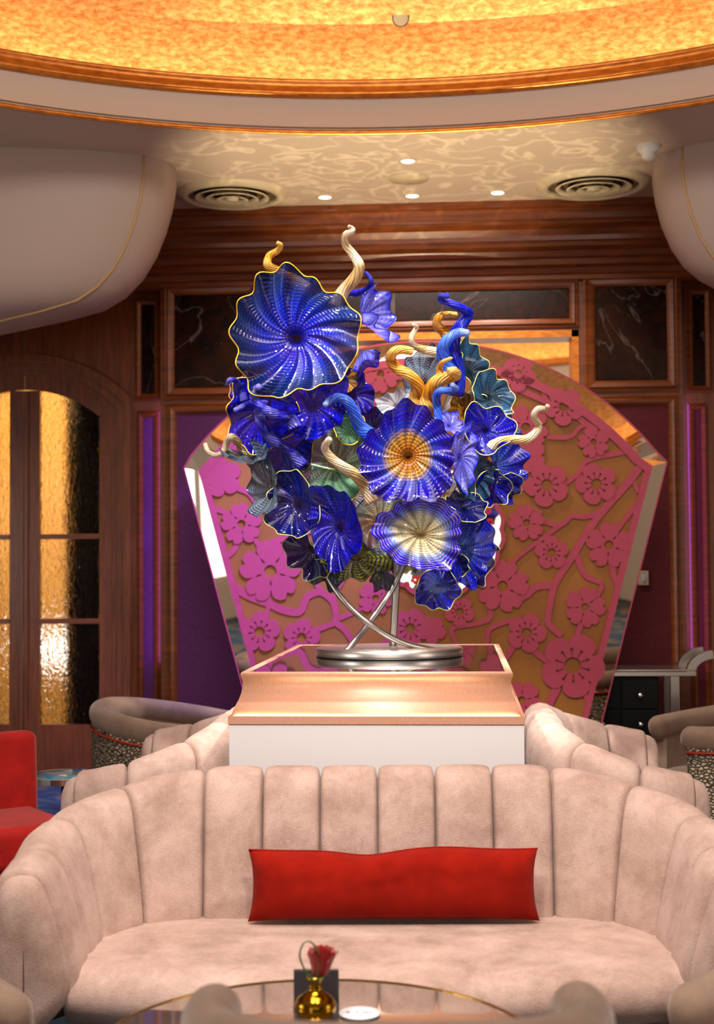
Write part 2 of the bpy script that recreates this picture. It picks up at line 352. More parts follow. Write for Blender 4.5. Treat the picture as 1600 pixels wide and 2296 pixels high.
MB().lathe([(3.75, 4.092), (3.735, 4.10), (3.74, 4.118), (3.765, 4.122), (3.78, 4.10), (3.75, 4.092)], RC, 160).build('gold_line', 'gold_trim', ceiling)
MB().lathe([(3.815, 4.325), (3.775, 4.33), (3.765, 4.35), (3.785, 4.365), (3.79, 4.41), (3.775, 4.425), (3.80, 4.435), (3.83, 4.42), (3.83, 4.34), (4.12, 4.34), (4.12, 4.40)], RC, 160).build('gold_rim', 'gold_trim', ceiling)
dp = [(4.12 * cos(a), 4.40 + 1.0 * sin(a)) for a in [pi / 2 * k / 28 for k in range(29)]]
dp[-1] = (.001, 5.40)
MB().lathe(dp, RC, 128).build('gold_dome', 'gold_leaf', ceiling)
MB().lathe([(3.93, 4.36), (3.93, 4.385), (4.0, 4.385), (4.0, 4.36)], RC, 128).build('cove_light', 'cove_led', ceiling)
# plain outer walls of the lobby
struct(MB().box(WX0 - .1, WX0, WY0, WY1, 0, ZC).build('wall_left', 'plaster'))
struct(MB().box(WX1, WX1 + .1, WY0, WY1, 0, ZC).build('wall_right', 'plaster'))
struct(MB().box(WX0, WX1, WY0 - .1, WY0, 0, ZC).build('wall_front', 'plaster'))
# back wall: recessed plane, opening for the arched door, projecting bay
YR, YB = 10.3, 10.15
DX, DHW = -3.215, .775                     # door centre and half width of its frame
BX0, BX1 = onY(360, 900, YB).x, onY(1530, 900, YB).x
ZS, ZT = 2.82, 3.15                        # springing and crown of the arch
def arch(hw, zs, zt, n=20):                # points of a segmental arch from the right springing to the left
    sag = zt - zs; R = (hw * hw + sag * sag) / (2 * sag); a0 = math.asin(hw / R)
    return [(DX + R * sin(a), zt - R + R * cos(a)) for a in [a0 - 2 * a0 * k / n for k in range(n + 1)]]
back = MB().box(WX0, DX - DHW, YR, YR + .15, 0, ZC).box(DX + DHW, WX1, YR, YR + .15, 0, ZC)
ar = arch(DHW, ZS, ZT)
for (xa, za), (xb, zb) in zip(ar, ar[1:]):
    back.prism([(xa, za), (xb, zb), (xb, ZC), (xa, ZC)], YR, YR + .15)
wall = struct(back.build('wall_back', 'wood_upright'), 'mahogany panelled back wall')
NX0, NX1, NZ = onY(600, 800, YB).x, onY(1297, 800, YB).x, onY(1000, 745, YB).z
bay = MB().box(BX0, NX0, YB, YR, 0, ZC).box(NX1, BX1, YB, YR, 0, ZC).box(NX0, NX1, YB, YR, NZ, ZC)
bay.build('bay', 'wood', wall)
MB().box(NX0, NX1, YR - .03, YR - .01, 0, NZ).build('mirror_pane', 'mirror', wall)
fr = MB().box(NX1 - .05, NX1, YB - .01, YR - .03, 0, NZ).box(NX0, NX0 + .05, YB - .01, YR - .03, 0, NZ).box(NX0, NX1, YB - .01, YR - .03, NZ - .05, NZ)
fr.build('mirror_frame', 'gold_trim', wall)
def panel(px0, py0, px1, py1, Y, mat, name, fw_=.085, bottom=None):
    a, b = onY(px0, py0, Y), onY(px1, py1, Y); x0, x1, z0, z1 = a.x, b.x, (b.z if bottom is None else bottom), (a.z + onY(px1, py0, Y).z) / 2
    MB().box(x0, x1, Y - .012, Y, z0, z1).build(name, mat, wall, bevel=.006 if mat == 'marble' else 0)
    prof = [(0, .012), (.004, .022), (.02, .03), (fw_ * .55, .034), (fw_ * .7, .02), (fw_ * .8, .024), (fw_, .018), (fw_, 0)]
    m = MB()
    m.loft([[(x0 - e, Y - h, z0 - e), (x1 + e, Y - h, z0 - e), (x1 + e, Y - h, z1 + e), (x0 - e, Y - h, z1 + e)] for e, h in prof], True, False, False)
    m.build('panel_frame', 'wood', wall)
panel(392, 662, 552, 868, YB, 'marble', 'marble_panel'); panel(1333, 643, 1495, 852, YB, 'marble', 'marble_panel')
panel(612, 655, 1275, 714, YB, 'marble', 'marble_panel', .07)
panel(397, 927, 590, 1700, YB, 'purple_cloth', 'cloth_panel', .08, .35); panel(1335, 910, 1508, 1700, YB, 'wine_cloth', 'cloth_panel', .075, .35)
panel(318, 685, 347, 883, YR, 'marble', 'marble_panel', .05); panel(322, 937, 346, 1700, YR, 'purple_cloth', 'cloth_panel', .05, .35)
panel(1550, 662, 1580, 864, YR, 'marble', 'marble_panel', .05); panel(1555, 920, 1582, 1700, YR, 'wine_cloth', 'cloth_panel', .05, .35)
cp = [(9.734, 4.10), (9.734, 4.055), (9.765, 4.045), (9.79, 4.02), (9.80, 3.985), (9.83, 3.975), (9.83, 3.955), (9.88, 3.93), (9.91, 3.89), (9.915, 3.86), (9.945, 3.855), (9.945, 3.825),
      (9.99, 3.80), (10.01, 3.765), (10.04, 3.755), (10.04, 3.715), (10.085, 3.70), (10.10, 3.665), (10.12, 3.655), (10.12, 3.625), (YB, 3.61), (YR + .05, 3.6), (YR + .05, 4.10)]
co_ = MB().loft([[(x, y, z) for y, z in cp] for x in (WX0, WX1)], True, True, False)
struct(co_.build('trim_1', 'wood'), 'stepped mahogany cornice under the ceiling')
struct(MB().box(BX0, BX1, YB - .03, YB, 0, .22).build('baseboard_back', 'wood'))
# arched double door with wavy glass
door = thing('door_1', (DX, YR, 0)); door['kind'] = 'structure'; door['label'] = 'arched mahogany double door with wavy glass panes'
m = MB()
for off, y0, y1, wd in ((0, YR - .05, YR + .05, .05), (.05, YR - .03, YR + .06, .05), (.10, YR - .005, YR + .07, .04)):
    o_, i_ = arch(DHW + .03 - off, ZS + .03 - off * .9, ZT + .03 - off), arch(DHW + .03 - off - wd, ZS + .03 - off * .9 - wd * .9, ZT + .03 - off - wd)
    o_ = [(o_[0][0], 0)] + o_ + [(o_[-1][0], 0)]; i_ = [(i_[0][0], 0)] + i_ + [(i_[-1][0], 0)]
    m.loft([[(a[0], y0, a[1]), (b[0], y0, b[1]), (b[0], y1, b[1]), (a[0], y1, a[1])] for a, b in zip(o_, i_)], True, True, False)
m.build('door_frame', 'wood_upright', door, True)
GX0, GX1 = onY(88, 1000, YR).x, onY(222, 1000, YR).x
GB, Z2, Z1_ = onY(150, 1625, YR).z, onY(150, 1393, YR).z, onY(150, 1203, YR).z
def archz(x): 
    A = arch(.672, ZS - .10, ZT - .105, 40); return interp(x, sorted(A))
def topz(x): return archz(x) - .125
for sgn in (1, -1):
    X = lambda x: x if sgn > 0 else 2 * DX - x
    def bx(mb, a, b, *r): a, b = sorted((X(a), X(b))); return mb.box(a, b, *r)
    lf = MB(); bx(lf, DX + .003, GX0, YR + .01, YR + .06, .02, topz(GX0) + .0); bx(lf, GX1, DX + .672, YR + .01, YR + .06, .02, topz(GX1)); bx(lf, GX0, GX1, YR + .01, YR + .06, .02, GB)
    xs = [lerp(DX + .003, DX + .672, k / 16) for k in range(17)]
    for a, b in zip(xs, xs[1:]): lf.prism([(X(a), topz(a) if a < GX1 + .01 else topz(GX1)), (X(b), topz(b) if b < GX1 + .01 else topz(GX1)), (X(b), archz(b) + .02), (X(a), archz(a) + .02)], YR + .01, YR + .06)
    leaf = lf.build('door_leaf', 'wood_upright', door, True)
    for z in (Z1_, Z2):
        mm = MB(); bx(mm, GX0, GX1, YR, YR + .05, z - .018, z + .018); mm.build('muntin', 'wood', leaf)
    st = MB(); bx(st, DX + .003, DX + .03, YR - .012, YR + .01, .02, topz(DX) - .02); st.build('meeting_stile', 'wood_upright', leaf)
    for za, zb in ((GB, Z2), (Z2, Z1_), (Z1_, None)):
        if zb: pn = MB(); bx(pn, GX0 - .01, GX1 + .01, YR + .03, YR + .038, za, zb)
        else:
            xs2 = [lerp(GX0 - .01, GX1 + .01, k / 8) for k in range(9)]
            poly = [(X(GX0 - .01), za), (X(GX1 + .01), za)] + [(X(x), topz(x) + .01) for x in xs2[::-1]]
            pn = MB().prism(poly, YR + .03, YR + .038)
        pn.build('pane', 'wavy_glass', leaf)
# hall behind the door
hall = MB().box(-4.6, -2.0, 12.4, 12.5, 0, 3.6).box(-4.7, -4.6, YR + .15, 12.5, 0, 3.6).box(-2.0, -1.9, YR + .15, 12.5, 0, 3.6).box(-4.7, -1.9, YR + .15, 12.5, 3.6, 3.7)
struct(hall.build('wall_hall', 'gold_hall'), 'golden hall seen through the door glass')
cxa, cxb = onY(148, 1200, 10.46).x, onY(236, 1200, 10.46).x
for sgn, nm in ((1, 'right'), (-1, 'left')):
    xs = [lerp(cxa, cxb, k / 48) for k in range(49)]
    pl_ = [[(x if sgn > 0 else 2 * DX - x, 10.46 + .014 * sin(k * .9) + dy, z) for k, x in enumerate(xs)] for z, dy in ((.03, 0), (3.05, 0))]
    o = MB().loft(pl_, False, False, True).build('pleated_curtain', 'dark'); so = o.modifiers.new('solid', 'SOLIDIFY'); so.thickness = .006
    tag(o, 'dark pleated curtain behind the glass of the ' + nm + ' door leaf', 'curtain', 'curtains behind the glass door')
light('hall_lamp', 'AREA', (-3.3, 11.0, 3.5), 120, (1, .80, .52), (-3.3, 12.2, 1.6), shape='DISK', size=.6)
light('hall_lamp', 'POINT', (-3.25, 11.3, .95), 3.5, (.85, .92, 1), shadow_soft_size=.12)

# purple wall-washers at the pilasters, and the violet wash on the screen
VIO = (.36, .14, 1)
for xx, sg in ((BX0 - .012, -1), (BX1 + .012, 1)):
    lo_ = light('violet_tube', 'AREA', (xx, YR - .075, 1.85), 3, VIO, (xx + sg, YR - .02, 1.85), shape='RECTANGLE', size=.05, size_y=1.9)
    lo_.rotation_euler = V((sg, .25, 0)).to_track_quat('-Z', 'Y').to_euler()
light('violet_wash', 'SPOT', (-.3, 7.5, 4.05), 1500, (.22, .20, 1), (-1.35, 9.35, 1.45), spot_size=rad(44), spot_blend=1, shadow_soft_size=.1)

ul = light('caustic_fill', 'SPOT', (-.35, 7.70, 1.20), 480, (1, .82, .50), (-.3, 8.6, 4.1), spot_size=rad(58), spot_blend=.6, shadow_soft_size=.01)  # added helper without fixture; noise lines mimic light reflected onto the ceiling
ul.data.use_nodes = True; nt = ul.data.node_tree; em = nt.nodes['Emission']
ge = nt.nodes.new('ShaderNodeTexCoord'); nz_ = nt.nodes.new('ShaderNodeTexNoise'); nz_.inputs['Scale'].default_value = 11; nz_.inputs['Detail'].default_value = 2; nz_.inputs['Distortion'].default_value = 1.2
ab = nt.nodes.new('ShaderNodeMath'); ab.operation = 'SUBTRACT'; ab.inputs[1].default_value = .5; a2_ = nt.nodes.new('ShaderNodeMath'); a2_.operation = 'ABSOLUTE'
rp = nt.nodes.new('ShaderNodeValToRGB'); rp.color_ramp.elements[0].position = 0; rp.color_ramp.elements[0].color = (1.25, 1.25, 1.25, 1); rp.color_ramp.elements[1].position = .045; rp.color_ramp.elements[1].color = (.8, .8, .8, 1)
nt.links.new(ge.outputs['Normal'], nz_.inputs['Vector']); nt.links.new(nz_.outputs['Fac'], ab.inputs[0]); nt.links.new(ab.outputs[0], a2_.inputs[0]); nt.links.new(a2_.outputs[0], rp.inputs[0]); nt.links.new(rp.outputs[0], em.inputs['Strength'])

# ------------------------------------------------------------------ petal-shaped ceiling hulls
def hull(contour, D, side, label):
    cpt = [pt(x, y, D) for x, y in contour]
    yc = sum(p.y for p in cpt) / len(cpt)
    xr = [(p.z, p.x) for p in cpt]
    xc = cpt[0].x - side * 2.75
    a0 = abs(cpt[0].x - xc)
    rings = []
    for z, x in xr:
        a = abs(x - xc); b = .62 * (a / a0) ** .6
        rings.append([(xc + a * math.copysign(abs(cos(t)) ** .85, cos(t)), yc + b * math.copysign(abs(sin(t)) ** .85, sin(t)), z) for t in [2 * pi * k / 72 for k in range(72)]])
    zb = xr[-1][0]
    for s_ in (.6, .25, .02):
        a = abs(xr[-1][1] - xc) * s_; rings.append([(xc + a * cos(t), yc + .5 * s_ * sin(t), zb - .14 * (1 - s_)) for t in [2 * pi * k / 72 for k in range(72)]])
    o = thing('ceiling_hull', (xc, yc, ZC)); o['label'] = label; o['category'] = 'ceiling shell'
    MB().loft(rings, True, False, True).build('shell', 'shaded_plaster', o, True)
    for kk in ((68,) if side > 0 else (40,)):
        MB().tube([V(r[kk]) + V((0, -.002, 0)) for r in rings[:-3]], .009, 6).build('seam', 'plaster_seam', o, True)
    return o
hull([(392, 372), (394, 420), (386, 468), (372, 520), (350, 575), (322, 622), (285, 660), (238, 688), (160, 708), (80, 724), (0, 740), (-90, 752)], 8.9, 1, 'large cream curved ceiling shell hanging at the upper left')
hull([(1466, 345), (1464, 400), (1470, 445), (1484, 500), (1506, 552), (1534, 594), (1566, 622), (1610, 646), (1680, 668), (1760, 684), (1840, 700), (1930, 712)], 8.75, -1, 'large cream curved ceiling shell hanging at the upper right')

# ------------------------------------------------------------------ ceiling fittings
for px, py, nm in ((520, 435, 'left'), (1330, 412, 'right')):
    p = onZ(px, py, ZC); o = thing('air_diffuser', p, 0, 'round ringed air diffuser in the ceiling on the ' + nm, 'vent', 'ceiling diffusers')
    MB().lathe([(.38, 0), (.375, -.012), (.33, -.03), (.30, -.03), (.295, -.01), (.295, 0)], (0, 0), 56).build('outer_ring', 'grille', o)
    MB().lathe([(.295, -.006), (.001, -.006)], (0, 0), 40).build('throat', 'throat_brown', o)
    for R, z in ((.25, -.03), (.18, -.038), (.11, -.044)):
        MB().lathe([(R, z), (R - .045, z + .024), (R - .05, z + .022), (R - .006, z - .006), (R, z)], (0, 0), 48).build('ring', 'grille', o)
    MB().lathe([(.045, -.03), (.04, -.046), (.001, -.05)], (0, 0), 24).build('hub', 'grille', o)
for i, (px, py) in enumerate(((914, 360), (728, 441), (924, 438), (1115, 431))):
    p = onZ(px, py, ZC); nm = ('nearest the dome', 'left in the row by the cornice', 'middle in the row by the cornice', 'right in the row by the cornice')[i]
    o = thing('downlight', p, 0, 'small lit recessed downlight, ' + nm, 'light', 'ceiling downlights')
    MB().lathe([(.058, -.001), (.056, -.008), (.043, -.008), (.042, -.002)], (0, 0), 28).build('trim_ring', 'grille', o)
    MB().lathe([(.042, -.004), (.001, -.004)], (0, 0), 24).build('lens', 'glow_lamp', o)
    light('downlight_beam', 'SPOT', (p.x, p.y, ZC - .02), 90, WARM, (p.x, p.y + .25, 0), spot_size=rad(110), spot_blend=.7, shadow_soft_size=.04)
p = onZ(916, 400, ZC); tag(MB().lathe([(.13, -.001), (.128, -.008), (.001, -.010)], (p.x, p.y), 32).build('ceiling_speaker', 'grille'), 'flat round ceiling speaker between the downlights', 'speaker').data.transform(Matrix.Translation((0, 0, ZC)))
p = onZ(1453, 326, ZC); o = thing('smoke_detector', p, 0, 'small white domed detector hanging from the ceiling at the right', 'detector')
MB().lathe([(.07, 0), (.07, -.02), (.055, -.04), (.045, -.045)], (0, 0), 28).build('base', 'white_paint', o)
MB().lathe([(.045, -.045), (.04, -.075), (.02, -.09), (.001, -.092)], (0, 0), 24).build('dome', 'white_paint', o)
# concealed sprinkler on the dome
d = ray(898, 40); best = None
for k in range(2000):
    q = CAM + d * (7.0 / F + k * .001 / F * 1.0) ; rr_ = (V((q.x, q.y)) - RC).length
    if rr_ < 4.1 and q.z >= 4.40 + sqrt(max(0, 1 - (rr_ / 4.12) ** 2)): best = q; break
if best is None: best = pt(898, 40, 8.3)
nr = V((RC.x - best.x, RC.y - best.y, -2.0)).normalized()
o = thing('sprinkler_cover', best); tag(o, 'small round sprinkler cover on the golden dome', 'sprinkler'); o.matrix_basis = Matrix.Translation(best + nr * .012) @ nr.to_track_quat('Z', 'Y').to_matrix().to_4x4()
MB().lathe([(.05, -.012), (.05, 0), (.044, .002)], (0, 0), 24).build('collar', 'dark', o); MB().lathe([(.044, .002), (.001, .003)], (0, 0), 24).build('cap', 'grille', o)

# ------------------------------------------------------------------ fan screen
YF = 9.35
def fx(px, py): p = onY(px, py, YF); return (p.x, p.z)
CCx, CCy, RO, RI = 953, 1431, 665, 630
def fan_outline(R, lc, rc, lb, rb):
    a0 = math.atan2(CCy - lc[1], lc[0] - CCx); a1 = math.atan2(CCy - rc[1], rc[0] - CCx)
    arc = [(CCx + R * cos(lerp(a0, a1, k / 40)), CCy - R * sin(lerp(a0, a1, k / 40))) for k in range(41)]
    arc[0], arc[-1] = lc, rc
    L = [(lerp(lb[0], lc[0], k / 8), lerp(lb[1], lc[1], k / 8)) for k in range(8)]; Rr = [(lerp(rc[0], rb[0], k / 8), lerp(rc[1], rb[1], k / 8)) for k in range(1, 9)]
    return [fx(*p) for p in L + arc + Rr]
outer = fan_outline(RO, (413, 1050), (1494, 1036), (620, 1829), (1296, 1829)); inner = fan_outline(RI, (445, 1055), (1462, 1045), (651, 1829), (1262, 1829))
fo = thing('fan_screen', (XC, YF, 0), 0, 'large fan-shaped screen with pink blossom lattice and mirrored edge behind the sculpture', 'screen')
MB().prism(inner, YF + .018, YF + .10).build('backing', 'fan_back', fo, True)
n_ = len(inner); 
MB().loft([[(a[0], YF, a[1]), (b[0], YF + .018, b[1]), (b[0], YF + .10, b[1]), (a[0], YF + .10, a[1])] for a, b in zip(inner, outer)], True, True, False).build('mirror_edge', 'mirror', fo, True)
ctr = V((sum(p[0] for p in inner) / n_, 1.4))
ins = [(p[0] + (ctr.x - p[0]) * .035, p[1] + (ctr.y - p[1]) * (.035 if p[1] > 1.9 else 0)) for p in inner]
MB().loft([[(a[0], YF - .004, a[1]), (b[0], YF - .004, b[1]), (b[0], YF + .02, b[1]), (a[0], YF + .02, a[1])] for a, b in zip(inner, ins)], True, True, False).build('border', 'lattice', fo, True)
out2 = [(p[0] + (p[0] - ctr.x) * .006, p[1] + (p[1] - ctr.y) * (.006 if p[1] > 1.5 else 0)) for p in outer]
MB().loft([[(a[0], YF + .016, a[1]), (b[0], YF + .016, b[1]), (b[0], YF + .10, b[1]), (a[0], YF + .10, a[1])] for a, b in zip(outer, out2)], True, True, False).build('back_edge', 'lattice', fo, True)
def curve_mesh(name, splines, depth):
    cu = bpy.data.curves.new(name, 'CURVE'); cu.dimensions = '2D'; cu.fill_mode = 'BOTH'; cu.extrude = depth / 2
    for sp in splines:
        s_ = cu.splines.new('POLY'); s_.points.add(len(sp) - 1); s_.use_cyclic_u = True
        for q, (x, y) in zip(s_.points, sp): q.co = (x, y, 0, 1)
    o = bpy.data.objects.new(name, cu); COL.objects.link(o); bpy.context.view_layer.update()
    me = bpy.data.meshes.new_from_object(o.evaluated_get(bpy.context.evaluated_depsgraph_get())); bpy.data.objects.remove(o); bpy.data.curves.remove(cu)
    me.transform(Matrix.Rotation(pi / 2, 4, 'X')); me.materials.clear(); me.materials.append(M['lattice']); return me
def circ(cx, cy, r, n=14): return [(cx + r * cos(2 * pi * k / n), cy + r * sin(2 * pi * k / n)) for k in range(n)]
def petals(notch):
    out = []
    for k in range(120):
        a = 2 * pi * k / 120 + pi / 2; q = (a - pi / 2) / (2 * pi / 5); u = (q - math.floor(q)) * 2 - 1   # -1..1 across a petal
        if notch: r = .58 + .42 * (1 - abs(u) ** 2.6) ** .5 - (.16 * max(0, 1 - abs(u) / .22))
        else: r = .66 + .34 * (1 - abs(u) ** 2.2) ** .6
        out.append((r * cos(a), r * sin(a)))
    return out
plum = [petals(False), circ(0, 0, .26, 18)]
for k in range(10):
    a = 2 * pi * k / 10 + .2; c_, s_ = cos(a), sin(a); key = [(.30, -.018), (.44, -.018)] + [(.50 + .052 * cos(t), .052 * sin(t)) for t in [-2.5 + 5 * j / 8 for j in range(9)]] + [(.44, .018), (.30, .018)]
    plum.append([(x * c_ - y * s_, x * s_ + y * c_) for x, y in key])
cherry = [petals(True), circ(0, 0, .2, 18)]
for k in range(5):
    a = pi / 2 + 2 * pi * k / 5; c_, s_ = cos(a), sin(a); cherry.append([(x * c_ - y * s_, x * s_ + y * c_) for x, y in [(.28, 0), (.38, -.035), (.54, 0), (.38, .035)]])
FM = {'p': curve_mesh('blossom', plum, .02), 'c': curve_mesh('blossom', cherry, .02), 'r': curve_mesh('blossom', [petals(False)], .02)}
flowers = [('p', 1161, 839, 40), ('p', 1264, 911, 44), ('p', 1225, 1087, 50), ('p', 1336, 1085, 47), ('c', 1330, 991, 36), ('c', 1180, 1172, 42), ('p', 1236, 1239, 38), ('c', 1364, 1222, 52), ('c', 1126, 1314, 60),
           ('c', 1311, 1361, 46), ('p', 1180, 1419, 44), ('p', 1283, 1492, 72), ('p', 1030, 1371, 34), ('c', 1169, 1570, 44), ('c', 1178, 958, 52), ('r', 1184, 1022, 40), ('r', 497, 1070, 46), ('c', 541, 1175, 48),
           ('c', 606, 1281, 72), ('p', 582, 1417, 47), ('p', 676, 1430, 43), ('p', 537, 990, 28), ('c', 842, 1341, 40), ('p', 919, 1409, 46), ('r', 968, 1413, 32), ('c', 853, 839, 44), ('r', 812, 915, 34), ('p', 640, 900, 40),
           ('c', 980, 1540, 40), ('p', 740, 1530, 42), ('c', 1060, 1500, 30), ('p', 720, 1080, 44), ('c', 900, 960, 40)]
for i, (k, px, py, r) in enumerate(flowers):
    o = bpy.data.objects.new('blossom', FM[k]); COL.objects.link(o); o.parent = fo
    x, z = fx(px, py); sc_ = r / F * 9.3
    o.matrix_parent_inverse = fo.matrix_basis.inverted(); o.matrix_basis = Matrix.Translation((x, YF + .006 + .0002 * i, z)) @ Matrix.Rotation((i * 1.3) % 1.2, 4, 'Y') @ Matrix.Diagonal((sc_, 1, sc_, 1))
branches = [([(1445, 1032), (1409, 1080), (1352, 1144), (1311, 1200), (1289, 1238), (1255, 1290), (1240, 1320), (1232, 1361), (1229, 1399), (1259, 1425)], 16), ([(1240, 1312), (1202, 1316), (1180, 1335), (1150, 1350)], 15),
            ([(1289, 1238), (1300, 1268), (1315, 1294), (1349, 1309), (1337, 1340)], 12), ([(1352, 1144), (1311, 1159), (1281, 1157), (1255, 1178), (1210, 1168)], 11), ([(1255, 1178), (1210, 1211), (1161, 1249), (1140, 1275)], 9),
            ([(1439, 1118), (1405, 1159), (1380, 1195)], 10), ([(1370, 1255), (1375, 1290), (1388, 1325)], 13), ([(1303, 1395), (1289, 1440)], 12), ([(1165, 1395), (1150, 1391), (1098, 1410), (1090, 1450), (1070, 1490)], 10),
            ([(1096, 1355), (1094, 1391), (1022, 1406), (1012, 1420), (1025, 1460), (1000, 1520)], 10), ([(1155, 1440), (1130, 1480), (1080, 1520)], 13), ([(1187, 1450), (1220, 1478), (1250, 1490)], 13), ([(1250, 1540), (1225, 1590), (1200, 1640)], 17),
            ([(1308, 1530), (1319, 1585), (1334, 1530)], 8), ([(1060, 800), (1105, 856), (1157, 871), (1210, 894), (1245, 909)], 15), ([(1161, 871), (1142, 897), (1148, 930)], 12), ([(1212, 845), (1214, 866), (1224, 900)], 12),
            ([(1290, 930), (1319, 954), (1350, 957), (1368, 956)], 13), ([(1225, 980), (1277, 980), (1300, 957), (1319, 954)], 9), ([(1412, 1010), (1382, 1017), (1337, 1025), (1311, 1036), (1296, 1062), (1262, 1088)], 11),
            ([(1190, 1088), (1135, 1100), (1080, 1090)], 15), ([(1418, 1075), (1431, 1105)], 9), ([(530, 1094), (558, 1106), (580, 1134), (640, 1180)], 12), ([(470, 1138), (503, 1148), (520, 1160)], 12), ([(533, 1210), (524, 1234), (500, 1255)], 13),
            ([(562, 1195), (580, 1225), (590, 1250)], 10), ([(596, 1230), (612, 1214), (650, 1205), (700, 1190)], 13), ([(518, 1310), (542, 1328), (568, 1341), (605, 1354), (631, 1367), (670, 1373), (683, 1349), (691, 1336), (719, 1328), (746, 1349), (753, 1380), (753, 1396), (775, 1415), (810, 1470)], 17),
            ([(603, 1340), (600, 1365), (590, 1395)], 11), ([(690, 1290), (706, 1305), (722, 1330)], 14), ([(690, 1418), (720, 1408), (755, 1396)], 13), ([(753, 1385), (748, 1340), (775, 1290), (800, 1250)], 12), ([(752, 1390), (800, 1370), (835, 1350)], 10),
            ([(640, 1560), (700, 1520), (810, 1470), (880, 1430)], 14), ([(850, 850), (800, 900), (740, 960), (700, 1060)], 14), ([(560, 985), (600, 950), (640, 910)], 12), ([(880, 840), (950, 850), (1060, 800)], 12)]
for bi, (P_, wd) in enumerate(branches):
    c2 = catmull([(*fx(*p), 0) for p in P_], 3); k_ = 9.3 / F
    MB().strip([(q.x, q.y) for q in c2], [wd * k_ * (1.08 - .3 * i / len(c2)) for i in range(len(c2))], YF + .002 + .0002 * bi, YF + .02).build('branch', 'lattice', fo, True)
# scalloped mirror in the middle
mc = fx(980, 1188); mr = 148 * 9.3 / F
scal = lambda R: [(mc[0] + R * (1 + .045 * abs(sin(9 * a / 1))) * cos(a), mc[1] + R * (1 + .045 * abs(sin(9 * a))) * sin(a)) for a in [2 * pi * k / 144 for k in range(144)]]
MB().loft([[(a[0], YF - .012, a[1]), (b[0], YF - .012, b[1]), (b[0], YF + .012, b[1]), (a[0], YF + .012, a[1])] for a, b in zip(scal(mr), scal(mr * .93))], True, False, False, True).build('mirror_border', 'lattice', fo, True)
MB().prism(scal(mr * .94), YF - .006, YF + .012).build('round_mirror', 'mirror', fo, True)
fr_ = curve_mesh('mirror_flower', [petals(False), circ(0, 0, .25, 12)], .006); fr_.materials.clear(); fr_.materials.append(M['red_print'])
for px, py, r in ((1100, 1133, 8), (1094, 1146, 8), (1098, 1170, 9), (1076, 1235, 8), (1048, 1262, 9), (930, 1300, 10), (944, 1296, 8), (912, 1310, 7)):
    o = bpy.data.objects.new('mirror_flower', fr_); COL.objects.link(o); o.parent = fo; x, z = fx(px, py); k_ = r * 9.3 / F
    o.matrix_parent_inverse = fo.matrix_basis.inverted(); o.matrix_basis = Matrix.Translation((x, YF - .009, z)) @ Matrix.Diagonal((k_, 1, k_, 1))

# ------------------------------------------------------------------ plinth
PX0, PX1, PY0, PY1, PT = -.949, .25, 5.75, 7.88, 1.166
pl = thing('display_plinth', ((PX0 + PX1) / 2, (PY0 + PY1) / 2, 0), 0, 'white plinth with curved bronze top and black glass surface under the sculpture', 'plinth')
def rect(e, z): return [(PX0 + e, PY0 + e, z), (PX1 - e, PY0 + e, z), (PX1 - e, PY1 - e, z), (PX0 + e, PY1 - e, z)]
MB().loft([rect(.004, 0), rect(.004, .955)], True, True, False).build('body', 'white_paint', pl, True)
MB().loft([rect(.006, .955), rect(0, .96), rect(0, .992), rect(.003, .992), rect(.003, .986), rect(.02, .986)], True, True, False).build('lower_rim', 'bronze', pl, True)
MB().loft([rect(e, z) for e, z in ((.012, .986), (.012, .996), (.017, 1.012), (.026, 1.032), (.038, 1.055), (.047, 1.08), (.052, 1.105), (.053, 1.125), (.049, 1.140), (.045, 1.148), (.045, 1.16), (.048, PT), (.075, PT), (.075, PT - .01))], True, False, True).build('cove', 'bronze', pl, True)
MB().box(PX0 + .02, PX1 - .02, PY0 + .0045, PY0 + .0095, .9862, .9885).build('light_strip', 'strip_led', pl, True)
MB().loft([rect(.075, PT - .01), rect(.075, PT - .002)], True, True, False).build('glass_top', 'black_glass', pl, True)

# ------------------------------------------------------------------ glass sculpture
sc0 = onZ(872, 1470, PT)
SP = V((sc0.x, 6.87, PT))
scu = thing('glass_sculpture', SP, 0, 'blue and amber blown-glass flower sculpture with curling tendrils on crossed steel legs', 'sculpture')
MB().lathe([(.001, PT), (.352, PT), (.354, PT + .004), (.354, PT + .036), (.350, PT + .040), (.001, PT + .040)], SP.xy, 72).build('base_disc', 'steel', scu, True)
def tube_px(P_, r, name='steel_leg', mat='steel'):
    path = catmull([pt(*p) for p in P_], 8); MB().tube(path, r, 14).build(name, mat, scu, True)
tube_px([(976, 1459, 6.80), (900, 1440, 6.72), (830, 1400, 6.68), (765, 1340, 6.72), (722, 1265, 6.8), (700, 1180, 6.9)], .0155)
tube_px([(772, 1466, 6.72), (828, 1396, 6.84), (880, 1318, 6.92), (912, 1245, 6.95), (925, 1180, 6.95)], .0155)
tube_px([(880, 1455, 6.98), (889, 1300, 6.96), (900, 1130, 6.95), (960, 1000, 6.95), (1005, 900, 6.95), (1010, 845, 6.95)], .0185)
tube_px([(985, 935, 6.92), (1030, 898, 6.9), (1062, 882, 6.9)], .018, 'steel_arm')
tube_px([(640, 1030, 7.0), (760, 1060, 7.0), (900, 1090, 6.98), (1080, 1040, 7.0)], .016, 'steel_arm')
tube_px([(840, 1080, 7.0), (790, 960, 6.95), (720, 860, 6.85), (680, 780, 6.75)], .016, 'steel_arm')
tube_px([(590, 1045, 6.9), (700, 1130, 6.95), (860, 1160, 6.96)], .014, 'steel_arm')

